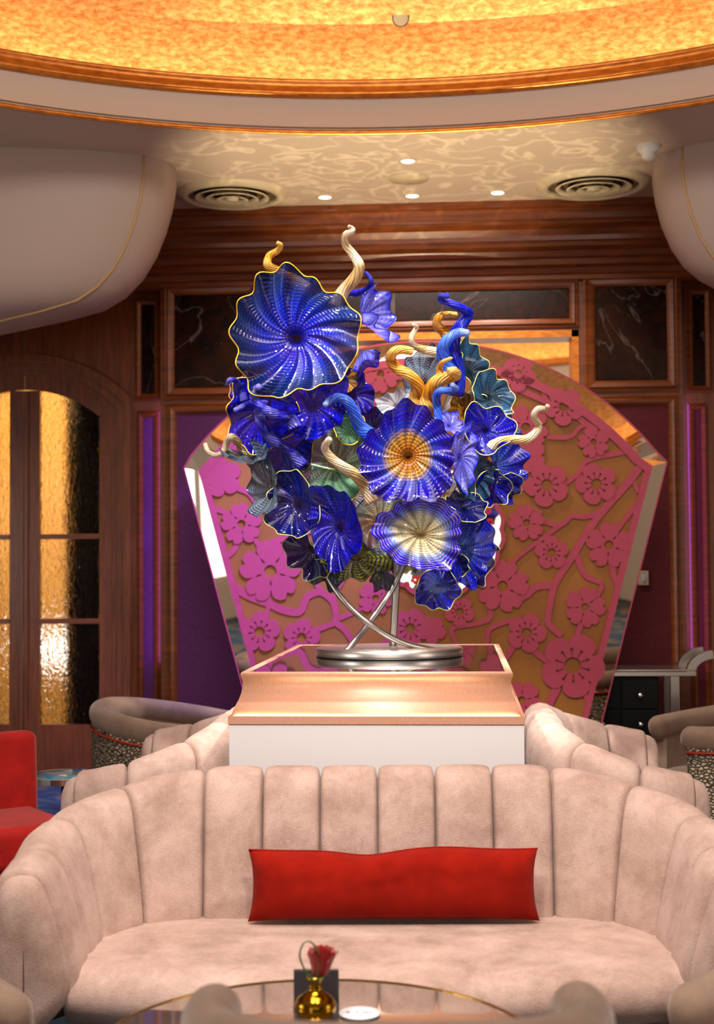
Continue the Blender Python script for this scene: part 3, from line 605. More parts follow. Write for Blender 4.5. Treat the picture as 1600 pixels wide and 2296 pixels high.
def bloom(px, py, D, Rpx, nrm, mat, lip=None, cone=.28, nr=12, amp=.09, sx=1., sy=1., roll=0, fold=0, wob=.10, seed=0, neck=.25, scal_=.04, ring_n=14):
    random.seed(seed * 31 + 5)
    c = pt(px, py, D); R = Rpx / F * D
    nv = (rt * nrm[0] + up * nrm[1] - fw * nrm[2]).normalized()
    a1 = (up - nv * up.dot(nv)); a1 = a1.normalized() if a1.length > .1 else rt; a2 = a1.cross(nv)
    a1, a2 = a1 * cos(roll) + a2 * sin(roll), a2 * cos(roll) - a1 * sin(roll)
    SEG = nr * 10; ph = random.random() * 6; ph2 = random.random() * 6; ph3 = random.random() * 6; sw = random.choice((-1, 1)) * (.25 + .35 * random.random())
    mb = MB(); rings = []; uv = []
    for i in range(ring_n + 1):
        q = i / ring_n; rho_ = .045 + .955 * q ** .9
        ring = []
        for k in range(SEG):
            a = 2 * pi * k / SEG
            wv = sin(nr * (a + sw * rho_) + ph + .6 * sin(2 * a + ph2)); am = amp * (1.1 + .6 * sin(3 * a + ph3))
            rad_ = rho_ * (1 + scal_ * rho_ ** 3 * wv + .07 * rho_ ** 2 * sin(3 * a + ph2) + .05 * rho_ ** 2 * sin(5 * a + ph3))
            z = cone * rho_ ** 1.5 + am * rho_ ** 2 * wv + wob * rho_ ** 2 * sin(2 * a + ph2) - neck * max(0, 1 - rho_ / .16) ** 1.5
            x, y = rad_ * sin(a) * sx, rad_ * cos(a) * sy
            if fold:                              # roll the dish up around its local y axis
                an = fold * x; xr_ = sin(an) / fold; z = z * cos(an) + (1 - cos(an)) / fold; x = xr_
            ring.append(c + (a2 * -x + a1 * y + nv * (z - cone * .45)) * R); uv.append((k / SEG + sw * rho_ / (2 * pi), rho_))
        rings.append(ring)
    mb.loft(rings, True, False, True); mb.uv = uv
    o0 = len(mb.v); mb.v.append(c - nv * (neck + cone * .45) * R); mb.uv.append((0, 0)); mb.f += [[o0, (k + 1) % SEG, k] for k in range(SEG)]; mb.sm += [True] * SEG
    o = mb.build('glass_bloom', mat, scu, True)
    if lip:
        t = MB(); e = rings[-1]; seg = 6; rr = []
        for k in range(SEG):
            tg = (e[(k + 1) % SEG] - e[k - 1]).normalized(); b1 = (e[k] - rings[-2][k]).normalized(); b1 = (b1 - tg * b1.dot(tg)).normalized(); b2 = tg.cross(b1)
            rr.append([e[k] + (b1 * cos(2 * pi * j / seg) + b2 * sin(2 * pi * j / seg)) * (.0028 if 'yellow' in lip else .0019) for j in range(seg)])
        t.loft(rr, True, False, True, True)
        t.build('lip_wrap', lip, o)
    return o
B = bloom
B(660, 753, 6.45, 140, (-.12, .05, 1), 'g_sea', 'lip_yellow', .22, 13, .07, 1.03, 1.0, .3, 0, .07, 1, ring_n=18)
B(697, 905, 6.58, 82, (.05, .18, 1), 'g_cobalt', None, .4, 9, .10, 1.05, .95, 0, 0, .12, 2)
B(592, 930, 6.68, 86, (-.3, .0, 1), 'g_cobalt', 'lip_yellow', .35, 9, .09, .98, 1.0, .5, 0, .1, 3)
B(560, 880, 6.75, 46, (-.5, .2, 1), 'g_deep', 'lip_orange', .35, 7, .1, 1, 1, 0, 0, .1, 4)
B(832, 712, 6.72, 64, (.85, .35, .45), 'g_lav', 'lip_dark', .75, 7, .16, 1, 1.0, .4, 0, .15, 5)
B(818, 800, 6.76, 34, (.5, -.8, .3), 'g_lav', 'lip_dark', .9, 5, .18, .6, 1.1, .1, 0, .1, 6)
B(745, 1038, 6.67, 102, (-.42, .28, 1), 'g_green', 'lip_orange', .25, 9, .07, 1.0, 1.0, .2, 0, .12, 7)
B(782, 968, 6.66, 42, (.2, .5, .7), 'g_green', 'lip_yellow', .3, 6, .1, .7, 1.1, .7, 0, .1, 8)
B(914, 1022, 6.38, 106, (-.04, .04, 1), 'g_amberblue', None, .24, 14, .06, 1, 1.05, .1, 0, .05, 9, ring_n=18)
B(942, 1196, 6.42, 92, (-.06, .12, 1), 'g_clearblue', None, .22, 12, .08, 1.08, .92, .2, 0, .12, 10, ring_n=18)
B(848, 1172, 6.55, 64, (.25, -.02, 1), 'g_clear', 'lip_dark', .25, 8, .08, .95, 1.05, 0, 0, .1, 11)
B(757, 1184, 6.46, 92, (-.35, .1, 1), 'g_deep', None, .3, 9, .09, .68, 1.06, -.28, .8, .10, 12)
B(662, 1134, 6.56, 76, (-.5, .1, 1), 'g_navy', 'lip_lime', .35, 8, .11, .85, 1.02, -.4, .4, .12, 13)
B(600, 1084, 6.62, 84, (-.85, .15, .7), 'g_grey', None, .3, 9, .08, .62, 1.05, -.35, 1.1, .15, 14)
B(556, 1030, 6.66, 62, (-.2, .95, .35), 'g_grey', None, .3, 7, .1, 1.15, .7, .3, .5, .2, 15)
B(690, 1232, 6.66, 68, (-.6, -.35, .8), 'g_navy', 'lip_lime', .35, 8, .12, .7, 1.05, -.5, .4, .12, 16)
B(735, 1276, 6.72, 46, (-.3, -.6, .7), 'g_teal', 'lip_lime', .5, 6, .22, .9, 1.0, -.4, 0, .15, 17)
B(798, 1256, 6.62, 72, (.05, -.75, .75), 'g_stripe', 'lip_dark', .22, 10, .10, 1.08, .8, 0, 0, .06, 18)
B(858, 1292, 6.70, 36, (0, -.75, .6), 'g_grey', None, .7, 6, .12, .75, 1.1, 0, 0, .1, 19)
B(980, 1318, 6.58, 50, (.05, -.35, 1), 'g_azure', 'lip_lime', .3, 8, .10, 1, 1.02, 0, 0, .08, 20)
B(1046, 1226, 6.60, 78, (.4, -.1, 1), 'g_azure', None, .3, 10, .07, .78, 1.1, 0, 0, .08, 21)
B(1074, 1262, 6.72, 50, (.6, -.4, .7), 'g_deep', 'lip_lime', .4, 7, .15, .7, 1.1, .2, 0, .1, 22)
B(1044, 1138, 6.52, 44, (.3, .55, .7), 'g_navy', 'lip_lime', .3, 7, .1, 1.1, .95, .3, 0, .1, 23)
B(1090, 962, 6.56, 62, (.15, .25, 1), 'g_deep', 'lip_lime', .3, 7, .12, .98, .9, .5, .3, .15, 24)
B(1122, 1042, 6.68, 74, (.75, .0, .75), 'g_azure', 'lip_dark', .45, 11, .10, .85, 1.1, 0, 0, .08, 25)
B(1118, 965, 6.78, 52, (.6, .35, .7), 'g_grey', 'lip_dark', .4, 8, .12, .9, 1, 0, 0, .1, 26)
B(1034, 1030, 6.50, 66, (.5, .05, .8), 'g_lav', None, .25, 9, .09, .55, 1.15, .05, .6, .1, 27)
B(1060, 1070, 6.56, 54, (.35, -.1, 1), 'g_teal', None, .3, 9, .08, .9, 1, 0, 0, .1, 28)
B(1098, 1092, 6.62, 48, (.4, -.3, .9), 'g_cobalt', 'lip_lime', .35, 6, .16, 1, .9, .3, 0, .15, 29)
B(1136, 1090, 6.70, 36, (.5, -.2, .8), 'g_cobalt', 'lip_lime', .35, 6, .14, 1, .9, 0, 0, .1, 30)
B(950, 850, 6.86, 70, (-.15, .45, 1), 'g_grey', 'lip_dark', .35, 9, .10, .62, 1.1, .1, .5, .1, 31)
B(1062, 838, 6.84, 66, (.6, .3, .8), 'g_teal', 'lip_lime', .4, 8, .12, .62, 1.1, -.35, .5, .15, 32)
B(1100, 890, 6.76, 56, (.4, .3, .9), 'g_teal', 'lip_lime', .3, 8, .10, .9, 1, -.6, .4, .12, 33)
B(884, 906, 6.62, 40, (-.3, .5, .8), 'g_white', None, .3, 8, .1, 1, .9, 0, 0, .1, 34)
B(1008, 952, 6.50, 32, (.2, .5, .8), 'g_lav', None, .3, 7, .12, 1, .95, 0, 0, .1, 35)
B(1042, 920, 6.84, 40, (.2, .3, 1), 'g_amber', None, .3, 8, .05, 1, .9, 0, 0, .05, 36)
B(772, 850, 6.80, 30, (.2, .2, 1), 'g_amber', None, .3, 8, .05, 1, 1, 0, 0, .05, 37)
B(795, 888, 6.84, 52, (.4, .1, 1), 'g_deep', None, .35, 7, .12, .8, 1.1, 0, 0, .1, 38)
B(640, 1000, 6.74, 66, (-.2, -.2, 1), 'g_cobalt', 'lip_yellow', .3, 8, .1, 1.1, .9, 0, 0, .1, 39)
B(920, 1130, 6.72, 66, (0, 0, 1), 'g_clear', 'lip_lime', .25, 8, .08, 1.2, .8, 0, 0, .1, 40)
B(1000, 1110, 6.66, 50, (.1, .1, 1), 'g_clear', None, .25, 8, .08, 1.1, .8, 0, 0, .1, 41)
B(780, 1110, 6.72, 60, (0, 0, 1), 'g_white', None, .25, 8, .08, 1.1, .9, 0, 0, .1, 42)
B(840, 960, 6.76, 50, (0, .2, 1), 'g_navy', None, .3, 8, .1, 1.1, .9, 0, 0, .1, 43)
B(652, 1070, 6.70, 44, (-.4, .3, .8), 'g_lav', None, .3, 7, .1, .5, 1.2, -.4, .5, .1, 44)
B(1010, 1268, 6.60, 36, (0, -.2, 1), 'g_navy', 'lip_lime', .3, 8, .1, 1.2, .8, 0, 0, .1, 45)

def tendril(P_, r0_, r1_, mat, twist=9):
    P3 = [pt(x, y, D) for x, y, D in P_]; path = catmull(P3, 10); n = len(path); seg = 18
    mb = MB(); rings = []; uv = []; ref = None
    for i, p in enumerate(path):
        t = i / (n - 1); tg = (path[min(i + 1, n - 1)] - path[max(i - 1, 0)]).normalized()
        if ref is None: ref = tg.cross(fw).normalized()
        ref = (ref - tg * ref.dot(tg)).normalized(); b = tg.cross(ref)
        R = lerp(r0_, r1_, t ** .85)
        if i == n - 1: R *= .35
        rings.append([p + (ref * cos(2 * pi * k / seg) + b * sin(2 * pi * k / seg)) * R * (1 + .055 * cos(6 * (2 * pi * k / seg) + twist * t * 2)) for k in range(seg)]); uv += [((k / seg + t * 1.2), t) for k in range(seg)]
    mb.loft(rings, True, True, True); mb.uv = uv; mb.build('glass_tendril', mat, scu, True)
def T(P_, D0, D1, r0_, r1_, mat):
    n = len(P_); k = 6.7 / F; tendril([(x, y, lerp(D0, D1, i / (n - 1)) + .02 * sin(i * 1.7)) for i, (x, y) in enumerate(P_)], r0_ * k, r1_ * k, mat)
T([(690, 650), (655, 626), (622, 610), (600, 594), (604, 574), (622, 562), (629, 550), (620, 543)], 6.62, 6.5, 15, 4, 't_amber')
T([(750, 690), (768, 655), (796, 622), (805, 597), (793, 573), (775, 549), (774, 527), (789, 519), (790, 512), (780, 507)], 6.68, 6.55, 17, 3.5, 't_pale')
T([(770, 655), (800, 657), (826, 645), (831, 628), (818, 609)], 6.74, 6.7, 10, 4, 't_blue')
T([(548, 900), (540, 872), (528, 854), (514, 852), (509, 864)], 6.66, 6.6, 10, 4, 't_violet')
T([(662, 962), (650, 938), (618, 930), (588, 915), (570, 895), (570, 876), (582, 866)], 6.5, 6.42, 15, 7, 't_violet')
T([(680, 1045), (648, 1012), (610, 985), (588, 955), (582, 930), (580, 912)], 6.6, 6.48, 14, 10, 't_violet')
T([(600, 905), (570, 902), (545, 910), (524, 921)], 6.52, 6.46, 7, 5, 't_violet')
T([(832, 978), (808, 958), (793, 925), (778, 900), (757, 891), (737, 899), (728, 909)], 6.5, 6.42, 18, 6, 't_sky')
T([(925, 930), (930, 893), (937, 868), (918, 842), (890, 826), (876, 806), (882, 790), (900, 784), (926, 789)], 6.6, 6.5, 17, 9, 't_amber')
T([(985, 790), (952, 784), (928, 775), (922, 758), (929, 742), (934, 733), (924, 727)], 6.84, 6.78, 11, 3.5, 't_pale')
T([(950, 930), (958, 895), (970, 868), (988, 850), (1010, 846), (1022, 840), (1016, 832), (1004, 834)], 6.58, 6.46, 20, 9, 't_amber')
T([(988, 848), (985, 828), (992, 812), (1014, 802)], 6.5, 6.46, 10, 3, 't_amber')
T([(1020, 885), (1026, 840), (1018, 795), (1018, 755), (1034, 728), (1050, 706), (1040, 694), (1014, 682), (990, 674), (990, 664), (1001, 665), (1002, 657)], 6.76, 6.66, 20, 4, 't_blue')
T([(1020, 850), (1000, 820), (992, 785), (1004, 760), (1028, 746), (1053, 748)], 6.7, 6.62, 19, 8, 't_sky')
T([(1016, 770), (994, 744), (979, 728), (985, 710), (1004, 705), (1026, 706)], 6.78, 6.74, 14, 6, 't_amber')
T([(1030, 830), (1036, 790), (1032, 768)], 6.86, 6.84, 9, 7, 't_pale')
T([(984, 950), (980, 915), (978, 888), (988, 876), (1008, 876), (1022, 872), (1012, 862)], 6.52, 6.46, 11, 6, 't_sky')
T([(1082, 1018), (1112, 994), (1146, 986), (1180, 985), (1203, 967), (1206, 950), (1196, 933), (1205, 917), (1222, 916), (1228, 909)], 6.55, 6.45, 13, 5, 't_pale')
T([(834, 1128), (818, 1092), (795, 1064), (762, 1042), (738, 1022), (728, 1004), (734, 990), (741, 983)], 6.44, 6.32, 15, 6, 't_pale')
T([(572, 1022), (545, 1008), (530, 988), (517, 980), (508, 994), (500, 1012), (484, 1021), (466, 1012), (459, 994)], 6.72, 6.66, 11, 5, 't_pale')

# ------------------------------------------------------------------ channel-backed sofas
def make_sofa(label, loc, rz, XA=.92, RCN=.33, YA=-.64, NCH=14, HT=.872, TK=.90):
    SL = XA - RCN
    def upath(s):                              # s = 0 in the middle of the back, + to the right; point and outward normal
        q, sg = abs(s), (1 if s >= 0 else -1)
        if q <= SL: return V((sg * q, 0)), V((0, 1))
        q -= SL; L = RCN * pi / 2
        if q <= L:
            a = q / RCN; return V((sg * (SL + RCN * sin(a)), -RCN + RCN * cos(a))), V((sg * sin(a), cos(a)))
        q -= L; return V((sg * XA, -RCN - q)), V((sg, 0))
    SMAX = SL + RCN * pi / 2 + (-YA - RCN)
    def topH(s):
        t = min(1, max(0, (abs(s) - SL * .85) / (SMAX - SL * .85))); return HT - .19 * (t * t * (3 - 2 * t))
    def sect(s, bulge, shrink=1, push=0):
        p, n = upath(s); H = topH(s); out = []; m = len(PROF)
        for i, (o, z) in enumerate(PROF):
            o *= TK
            zz = z if z < .36 else .36 + (z - .36) * (H - .36) / (.895 - .36)
            i0, i1 = PROF[max(i - 1, 0)], PROF[min(i + 1, m - 1)]; tx, tz = i1[0] - i0[0], i1[1] - i0[1]; L = sqrt(tx * tx + tz * tz)
            on, zn = -tz / L, tx / L
            o2, z2 = o + on * bulge, zz + zn * bulge
            if shrink != 1: o2 = .135 + (o2 - .135) * shrink; z2 = .06 + (z2 - .06) * (1 - (1 - shrink) * .35)
            q = p + n * o2
            out.append((q.x, q.y - push, z2))
        return out
    t = thing('channel_sofa', loc, rz, label, 'sofa', 'curved velvet sofas around the plinth')
    cw = 2 * SMAX / NCH
    for k in range(NCH):
        s0 = -SMAX + k * cw; rings = []
        for q in (0, .008, .02, .04, .08, .14, .22, .32, .42, .5, .58, .68, .78, .86, .92, .96, .98, .992, 1):
            e = abs(2 * q - 1)
            rings.append(sect(s0 + q * cw, .015 * (1 - e ** 6) - .030 * max(0, (e - .90) / .10) ** 2))
        MB().loft(rings, False, False, True).build('channel_pad', 'velvet', t)
    for sg in (-1, 1):                      # padded arm fronts
        rings = [sect(sg * SMAX, -.010, 1 - sh, pu) for sh, pu in ((0, -.002), (.03, .022), (.10, .045), (.25, .060), (.5, .066), (.8, .062), (.98, .060))]
        MB().loft(rings, True, False, True).build('arm_front', 'velvet', t)
    def backy(x): 
        x = abs(x); return 0 if x <= SL else -RCN + sqrt(max(0, RCN * RCN - (x - SL) ** 2))
    def fronty(u): return YA + .02 - .13 * max(0, 1 - u * u) ** .8
    XS = XA + .03; U = [math.copysign(1 - (1 - abs(-1 + 2 * k / 48)) ** 1.35, -1 + 2 * k / 48) for k in range(49)]
    m = MB(); rows = []
    for off, z in ((.03, .225), (.004, .245), (-.012, .275), (-.012, .305), (.0, .335), (.02, .357), (.05, .373)):
        rows.append([(XS * u, fronty(u) + off, z) for u in U])
    for k in range(11):
        v_ = k / 10; row = []
        for u in U:
            y0, y1 = fronty(u) + .09, backy(XA * u) + .03
            y1 = max(y1, y0 + .02); y = lerp(y0, y1, v_); row.append((XS * u, y, .383 + .010 * sin(pi * min(1, v_ * .9 + .05)) * (1 - abs(u) ** 4) - .006 * abs(u) ** 8))
        rows.append(row)
    m.loft(rows, False, False, True); m.build('seat_cushion', 'velvet', t)
    m = MB(); m.loft([[(XS * u, fronty(u) + .05, z) for u in U] for z in (.05, .24)], False, False, True); m.build('base', 'velvet', t)
    m = MB(); m.box(-XA, XA, YA + .08, .15, 0, .05); m.build('foot_plinth', 'dark', t)
    return t
PROF = [(.02, .28), (.0, .36), (.012, .45), (.032, .56), (.055, .68), (.075, .77), (.092, .83), (.112, .868), (.14, .890), (.175, .895), (.21, .885), (.238, .86), (.255, .82), (.262, .74), (.265, .6), (.265, .4), (.265, .2), (.262, .06)]
sp_ = pt(848, 2060, 4.91)
SOFA_YAW = PSI - atan(40 / F)
make_sofa('beige velvet channel-back sofa in front holding the red cushion', (sp_.x, sp_.y, 0), SOFA_YAW)
make_sofa('beige velvet channel-back sofa against the right side of the plinth', (PX1 + .29, 6.85, 0), pi / 2, .62, .30, -.42, 10, .90)
make_sofa('beige velvet channel-back sofa against the left side of the plinth', (PX0 - .29, 6.85, 0), -pi / 2, .62, .30, -.42, 10, .90)

# red bolster cushion
cpos = pt(882, 2068, 4.80)
pil = thing('bolster_cushion', (cpos.x, cpos.y, .392), SOFA_YAW, 'long red ribbed lumbar cushion lying on the front sofa', 'cushion')
HW, HH, TT = .485, .114, .07
def cush(side):
    rings = []
    for j in range(25):
        v_ = -1 + 2 * j / 24; row = []
        for i in range(61):
            u_ = -1 + 2 * i / 60
            ear = abs(u_) ** 6 * abs(v_) ** 3
            sag = (-.016 * math.exp(-((u_ + .18) / .22) ** 2) + .010 * math.exp(-((u_ - .35) / .3) ** 2)) * max(0, v_)
            x = HW * u_ * (1 - .02 * (1 - v_ * v_) * abs(u_) ** 4 + .015 * ear); z = HH * v_ * (1 - .04 * (1 - abs(u_) ** 4) * (v_ < 0) + .04 * ear) + sag
            th = TT * max(0, (1 - abs(u_) ** 7)) ** .5 * max(0, (1 - abs(v_) ** 2.6)) ** .6
            th += .012 * noise.noise(V((u_ * 9, v_ * 2.2, side))) * max(0, v_ + .4) * (1 - abs(u_) ** 6) * (1 - abs(v_) ** 4)
            row.append((x, side * th, z + HH))
        rings.append(row)
    return rings
m = MB(); m.loft(cush(-1), False, False, True); m.loft(cush(1), False, False, True); o = m.build('cushion_cover', 'pillow_cloth', pil); o.rotation_euler.x = -.16; o.location.z = .012
e = []
for i in range(61): e.append(cush(-1)[-1][i])
MB().tube([V(p) for p in e], .0035, 6).build('seam_edge', 'pillow_cloth', o)

# ------------------------------------------------------------------ tub chairs
def make_tub(loc, rz, label, R=.37, HB=.80, HA=.70, rim=.058, AD=138):
    t = thing('tub_chair', loc, rz, label, 'armchair', 'velvet tub chairs'); A = rad(AD); n = 44
    def H(a): q = abs(a) / A; return lerp(HB, HA, q * q * (3 - 2 * q))
    ang = [-A + 2 * A * k / n for k in range(n + 1)]
    P = lambda a, r: V((r * sin(a), r * cos(a) * 1.04, 0))
    rings = [[P(a, R + .045) + V((0, 0, .12)), P(a, R + .055) + V((0, 0, H(a) * .6)), P(a, R + .055) + V((0, 0, H(a) - .07)), P(a, R - .03) + V((0, 0, H(a) - .05)), P(a, R - .035) + V((0, 0, .40)), P(a, R - .035) + V((0, 0, .12))] for a in ang]
    MB().loft([r[:3] for r in rings], False, False, True).build('outer_shell', 'croc', t)
    MB().loft([r[3:] for r in rings], False, False, True).build('inner_shell', 'velvet_taupe', t)
    path = [P(a, R + .008) + V((0, 0, H(a) - .05)) for a in ang]; rr = [rim] * (n + 1)
    ra = []
    for i, a in enumerate(ang):
        ra.append([P(a, R + .008 + cos(t_) * rim * 1.05) + V((0, 0, H(a) - .055 + sin(t_) * rim * (1.0 if sin(t_) > 0 else 1.5))) for t_ in [2 * pi * k / 18 for k in range(18)]])
    for end, sg in ((0, -1), (-1, 1)):
        cc = sum((V(p) for p in ra[end]), V()) / 18; tg = V((cos(ang[end]) * sg, -sin(ang[end]) * sg, 0))
        ext = [[cc + (V(p) - cc) * cos(q) + tg * (rim * sin(q)) for p in ra[end]] for q in (.35, .7, 1.05, 1.4, 1.56)]
        ra = (ext[::-1] + ra) if end == 0 else (ra + ext)
    MB().loft(ra, True, False, True).build('rolled_rim', 'velvet_taupe', t)
    MB().tube([P(a, R + .060) + V((0, 0, H(a) - .135)) for a in ang], .006, 8).build('piping', 'red_pipe', t)
    for sg in (-1, 1):
        a = A * sg; q = [P(a, R + .045), P(a, R - .035)]
        MB().loft([[q[0] + V((0, 0, .12)), q[1] + V((0, 0, .12))], [q[0] + V((0, 0, H(a) - .06)), q[1] + V((0, 0, H(a) - .06))]], False, False, False).build('arm_end', 'velvet_taupe', t)
    MB().lathe([(.001, .30), (R - .05, .30), (R - .035, .33), (R - .035, .39), (R - .06, .425), (R - .16, .44), (.001, .445)], (0, -.02), 40).build('seat_cushion', 'velvet_taupe', t)
    MB().lathe([(.001, .10), (R - .02, .10), (R - .02, .30), (.001, .30)], (0, -.01), 40).build('seat_base', 'croc', t)
    for x in (-1, 1):
        for y in (-1, 1): MB().tube([(x * .25, y * .25, .11), (x * .26, y * .26, 0)], [.022, .014], 10).build('leg', 'dark', t)
    return t
make_tub((-1.66, 8.2, 0), rad(80), 'taupe tub chair with scaly outer shell behind the left sofa', .41, .83, .72)
make_tub((1.50, 8.15, 0), rad(-80), 'taupe tub chair with scaly outer shell behind the right sofa', .41, .83, .72)
p = pt(889, 2200, 2.74); make_tub((p.x, p.y, 0), PSI + pi, 'blurred taupe tub chair nearest the camera, its arms framing the table', .352, .842, .785, .052, 98)
p = pt(-392, 2200, 3.35); make_tub((p.x, p.y, 0), PSI + rad(75), 'taupe tub chair cut off at the lower left corner', .41, .56, .55)
p = pt(1958, 2200, 3.35); make_tub((p.x, p.y, 0), PSI - rad(75), 'taupe tub chair cut off at the lower right corner', .41, .56, .55)

# red velvet chair at the left
p = pt(0, 1700, 6.50)
rc = thing('red_chair', (p.x, p.y, 0), PSI + rad(35), 'red velvet upholstered chair at the left edge', 'chair')
def rbox(x0, x1, y0, y1, z0, z1, r, name, mat, par, tilt=0):
    o = MB().box(x0, x1, y0, y1, z0, z1).build(name, mat, par); b = o.modifiers.new('round', 'BEVEL'); b.width = r; b.segments = 5; 
    for f_ in o.data.polygons: f_.use_smooth = True
    o.rotation_euler.x = tilt; return o
rbox(-.27, .27, -.30, .28, .26, .46, .05, 'seat_cushion', 'velvet_red', rc)
rbox(-.29, .29, .20, .34, .20, .83, .045, 'backrest', 'velvet_red', rc, -.06)
rbox(-.28, .28, -.29, .30, .12, .27, .02, 'seat_base', 'velvet_red', rc)
for x in (-.23, .23):
    for y in (-.25, .26): MB().tube([(x, y, .13), (x * 1.05, y * 1.05, 0)], [.024, .015], 10).build('leg', 'dark', rc)
# blue topped side table
p = pt(150, 1738, 7.45)
st = thing('side_table', (p.x, p.y, 0), 0, 'round side table with blue glass top beside the red chair', 'table'); zt = p.z
MB().lathe([(.001, zt - .02), (.20, zt - .02), (.20, zt), (.001, zt)], (0, 0), 40).build('table_top', 'blue_top', st)
MB().lathe([(.202, zt - .026), (.210, zt - .026), (.210, zt + .004), (.202, zt + .004), (.202, zt - .026)], (0, 0), 48, False).build('metal_edge', 'silver', st)
MB().tube([(0, 0, .02), (0, 0, zt - .02)], .03, 14).build('stem', 'silver', st); MB().lathe([(.001, 0), (.18, 0), (.18, .015), (.03, .03), (.001, .03)], (0, 0), 32).build('foot', 'silver', st)

# console at the right
a, b = onY(1372, 1500, 9.58), onY(1592, 1500, 9.58)
cz = a.z; cx0, cx1, cy = a.x - .25, b.x - .10, 9.58
con = thing('console_table', ((cx0 + cx1) / 2, cy, 0), 0, 'black console with round knobs and silver scroll-ended top by the right wall', 'console')
rx = (cx1 - cx0) / 2
MB().box(-rx + .05, rx - .24, -.02, .32, .08, cz - .05).build('cabinet', 'black_lacquer', con, bevel=.006)
dw = (2 * rx - .29 - .03) / 2
for i in range(2):
    for j in range(2):
        x0 = -rx + .06 + i * (dw + .01); z0 = cz - .07 - (j + 1) * .19
        d_ = MB().box(x0, x0 + dw, -.035, -.02, z0, z0 + .18).build('drawer', 'black_lacquer', con, bevel=.004)
        k_ = MB().lathe([(.001, -.05), (.012, -.048), (.02, -.038), (.018, -.028), (.008, -.022), (.007, 0)], (0, 0), 16).mesh('knob'); k_.materials.append(M['silver']); k_.transform(Matrix.Rotation(-pi / 2, 4, 'X'))
        k_.transform(Matrix.Translation((x0 + dw / 2, -.035, z0 + .09))); ko = link('knob', k_, d_); 
MB().box(-rx, rx, -.06, .36, cz - .045, cz - .012).build('top_apron', 'silver', con, bevel=.004); MB().box(-rx, rx, -.07, .37, cz - .012, cz).build('top', 'silver', con, bevel=.004)
for y in (-.07, .31):
    sc2 = [(rx - .04 + .16 * (1 - cos(t)), cz - .03 + .13 * sin(t)) for t in [1.5 * k / 8 for k in range(9)]]
    MB().strip(sc2, .055, y, y + .06).build('scroll_end', 'silver', con)
for x in (-rx + .03, rx - .14): 
    for y in (-.03, .30): MB().box(x - .03, x + .03, y - .025, y + .025, 0, cz - .045).build('leg', 'silver', con, bevel=.004)
# small wall plate on the right panel
a = onY(1441, 1296, YB); wp = thing('wall_plate', (a.x, YB - .012, a.z)); tag(wp, 'small pale control plate on the wine-red wall panel', 'wall plate')
MB().box(-.036, .036, -.012, 0, -.05, .05).build('plate', 'plaster', wp, bevel=.003); MB().box(-.012, .012, -.017, -.012, -.02, .02).build('button', 'white_paint', wp)

# ------------------------------------------------------------------ coffee table and what stands on it
ZTB = .45; tc_ = pt(712, 2342, 3.42)
tb = thing('coffee_table', (tc_.x, tc_.y, 0), 0, 'round mirror-topped coffee table with thin brass edge in front of the sofa', 'table')
MB().lathe([(.001, ZTB - .012), (.53, ZTB - .012), (.53, ZTB), (.001, ZTB)], (0, 0), 96, False).build('table_top', 'table_mirror', tb)
MB().lathe([(.53, ZTB - .022), (.536, ZTB - .022), (.536, ZTB + .003), (.53, ZTB + .003), (.53, ZTB - .022)], (0, 0), 96, False).build('brass_edge', 'brass', tb)
MB().lathe([(.06, .03), (.05, .10), (.05, ZTB - .05), (.2, ZTB - .022)], (0, 0), 32).build('pedestal', 'brass', tb); MB().lathe([(.001, 0), (.30, 0), (.30, .02), (.06, .035), (.001, .035)], (0, 0), 48).build('foot', 'brass', tb)
vp = onZ(707, 2289, ZTB); vp.z = ZTB; vp = V((vp.x, vp.y, ZTB + .0035))
vz = thing('bud_vase', vp, 0, 'small round brass bud vase on the coffee table', 'vase')
MB().lathe([(.001, 0), (.034, 0), (.046, .010), (.053, .026), (.052, .042), (.044, .056), (.030, .066), (.019, .072), (.0165, .080), (.0165, .098), (.021, .104), (.021, .107), (.015, .107), (.013, .08)], (0, 0), 48).build('vase_body', 'vase_gold', vz)
MB().lathe([(.0165, .099), (.0225, .103), (.0215, .109), (.0155, .109)], (0, 0), 40).build('vase_lip', 'brass', vz)
ro = thing('red_rose', vp + V((.012, 0, .100)), 0, 'single red rose standing in the brass vase', 'flower')
MB().tube([(-.010, 0, -.06), (-.004, 0, 0), (0, 0, .02)], .003, 8).build('stem', 'leaf', ro)
for k in range(5):
    a = 2 * pi * k / 5; MB().loft([[(.004 * cos(a + d_), .004 * sin(a + d_), .006), (.018 * cos(a + d_ * .7), .018 * sin(a + d_ * .7), .012), (.028 * cos(a + d_ * .3), .028 * sin(a + d_ * .3), .010)] for d_ in (-.5, 0, .5)], False, False, True).build('sepal', 'leaf', ro)
random.seed(3)
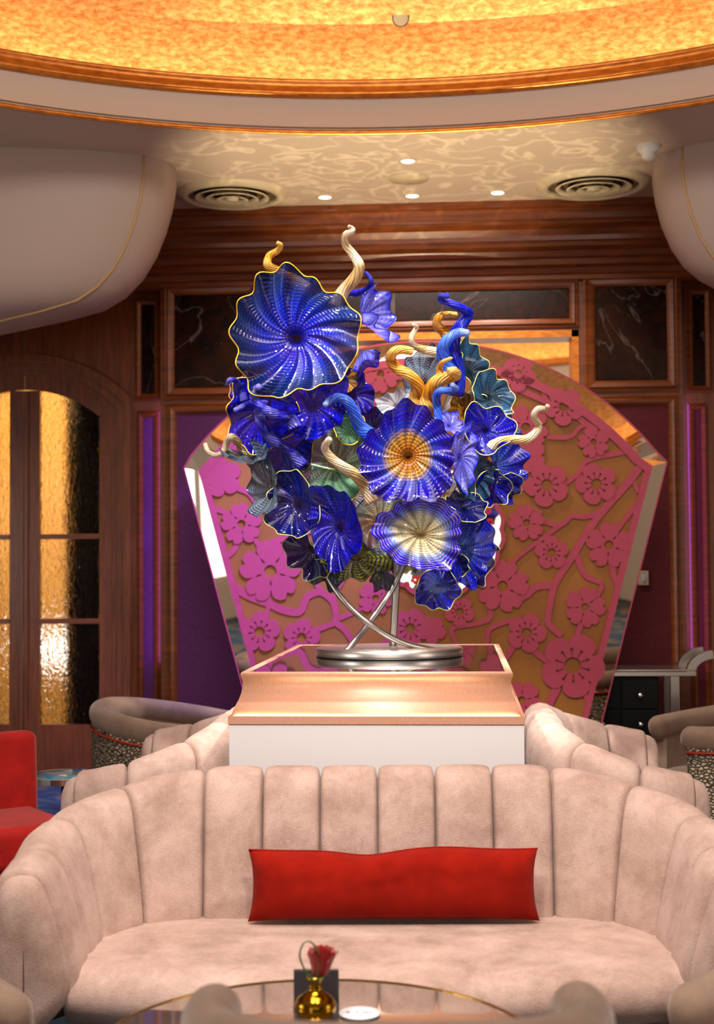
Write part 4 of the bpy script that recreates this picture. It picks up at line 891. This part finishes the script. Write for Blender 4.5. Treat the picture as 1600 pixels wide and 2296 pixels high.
for k in range(15):                           # petals wound from the heart outwards
    q = k / 14; a = k * 2.4; R0 = .009 + .017 * q; hgt = .076 - .010 * q; lean = .002 + .009 * q ** 2
    rows = []
    for i in range(7):
        v_ = i / 6; row = []
        for j in range(9):
            d_ = (-1 + 2 * j / 8) * (1.15 - .35 * q) * (.5 + .6 * sin(pi * min(1, v_ * .62 + .12)))
            rr = R0 * (.5 + .72 * v_ ** .4) + lean * v_ ** 2.4; edge = .010 * (abs(j - 4) / 4) ** 2 * (v_ > .8)
            row.append((rr * cos(a + d_) + .008 * v_, rr * sin(a + d_), .008 + hgt * v_ - edge + .003 * sin(j * 2.1 + k) * (v_ > .9)))
        rows.append(row)
    MB().loft(rows, False, False, True).build('petal', 'rose_red', ro)
lp = [(-.010, -.012, .0), (-.030, -.012, .022), (-.043, -.012, .055), (-.034, -.012, .082), (-.018, -.013, .086), (-.003, -.014, .070), (.003, -.014, .045), (-.001, -.013, .015), (-.003, -.012, .0)]
lp = [(x * 1.15, y * 1.9, z * 1.18) for x, y, z in lp]; c3 = catmull(lp, 6); wr = MB(); wr.loft([[q + V((-.0012, -.0025, 0)), q + V((.0012, .0025, 0))] for q in c3], False, False, True)
gl = wr.build('grass_loop', 'leaf', ro); so = gl.modifiers.new('solid', 'SOLIDIFY'); so.thickness = .0022
cdp = onZ(707, 2262, ZTB); o = thing('menu_holder', (cdp.x, cdp.y + .02, ZTB + .0035), SOFA_YAW, 'dark square card holder standing behind the brass vase', 'card holder')
MB().box(-.059, .059, 0, .014, 0, .090).build('card_block', 'card', o, bevel=.002); MB().box(-.059, .059, -.03, .04, 0, .006).build('holder_foot', 'card', o, bevel=.001)
cp_ = onZ(806, 2276, ZTB); o = thing('paper_coaster', (cp_.x, cp_.y, ZTB + .0035), 0, 'round white paper coaster with grey print on the coffee table', 'coaster')
MB().lathe([(.001, 0), (.052, 0), (.0525, .0015), (.052, .003), (.001, .003)], (0, 0), 48).build('disc', 'paper', o)
for x, wd, hh in ((-.030, .010, .012), (-.007, .006, .012), (.012, .008, .010), (.020, .006, .010), (.028, .006, .010)):
    MB().box(x - wd / 2, x + wd / 2, -hh / 2, hh / 2, .003, .0034).build('print_mark', 'ink', o)
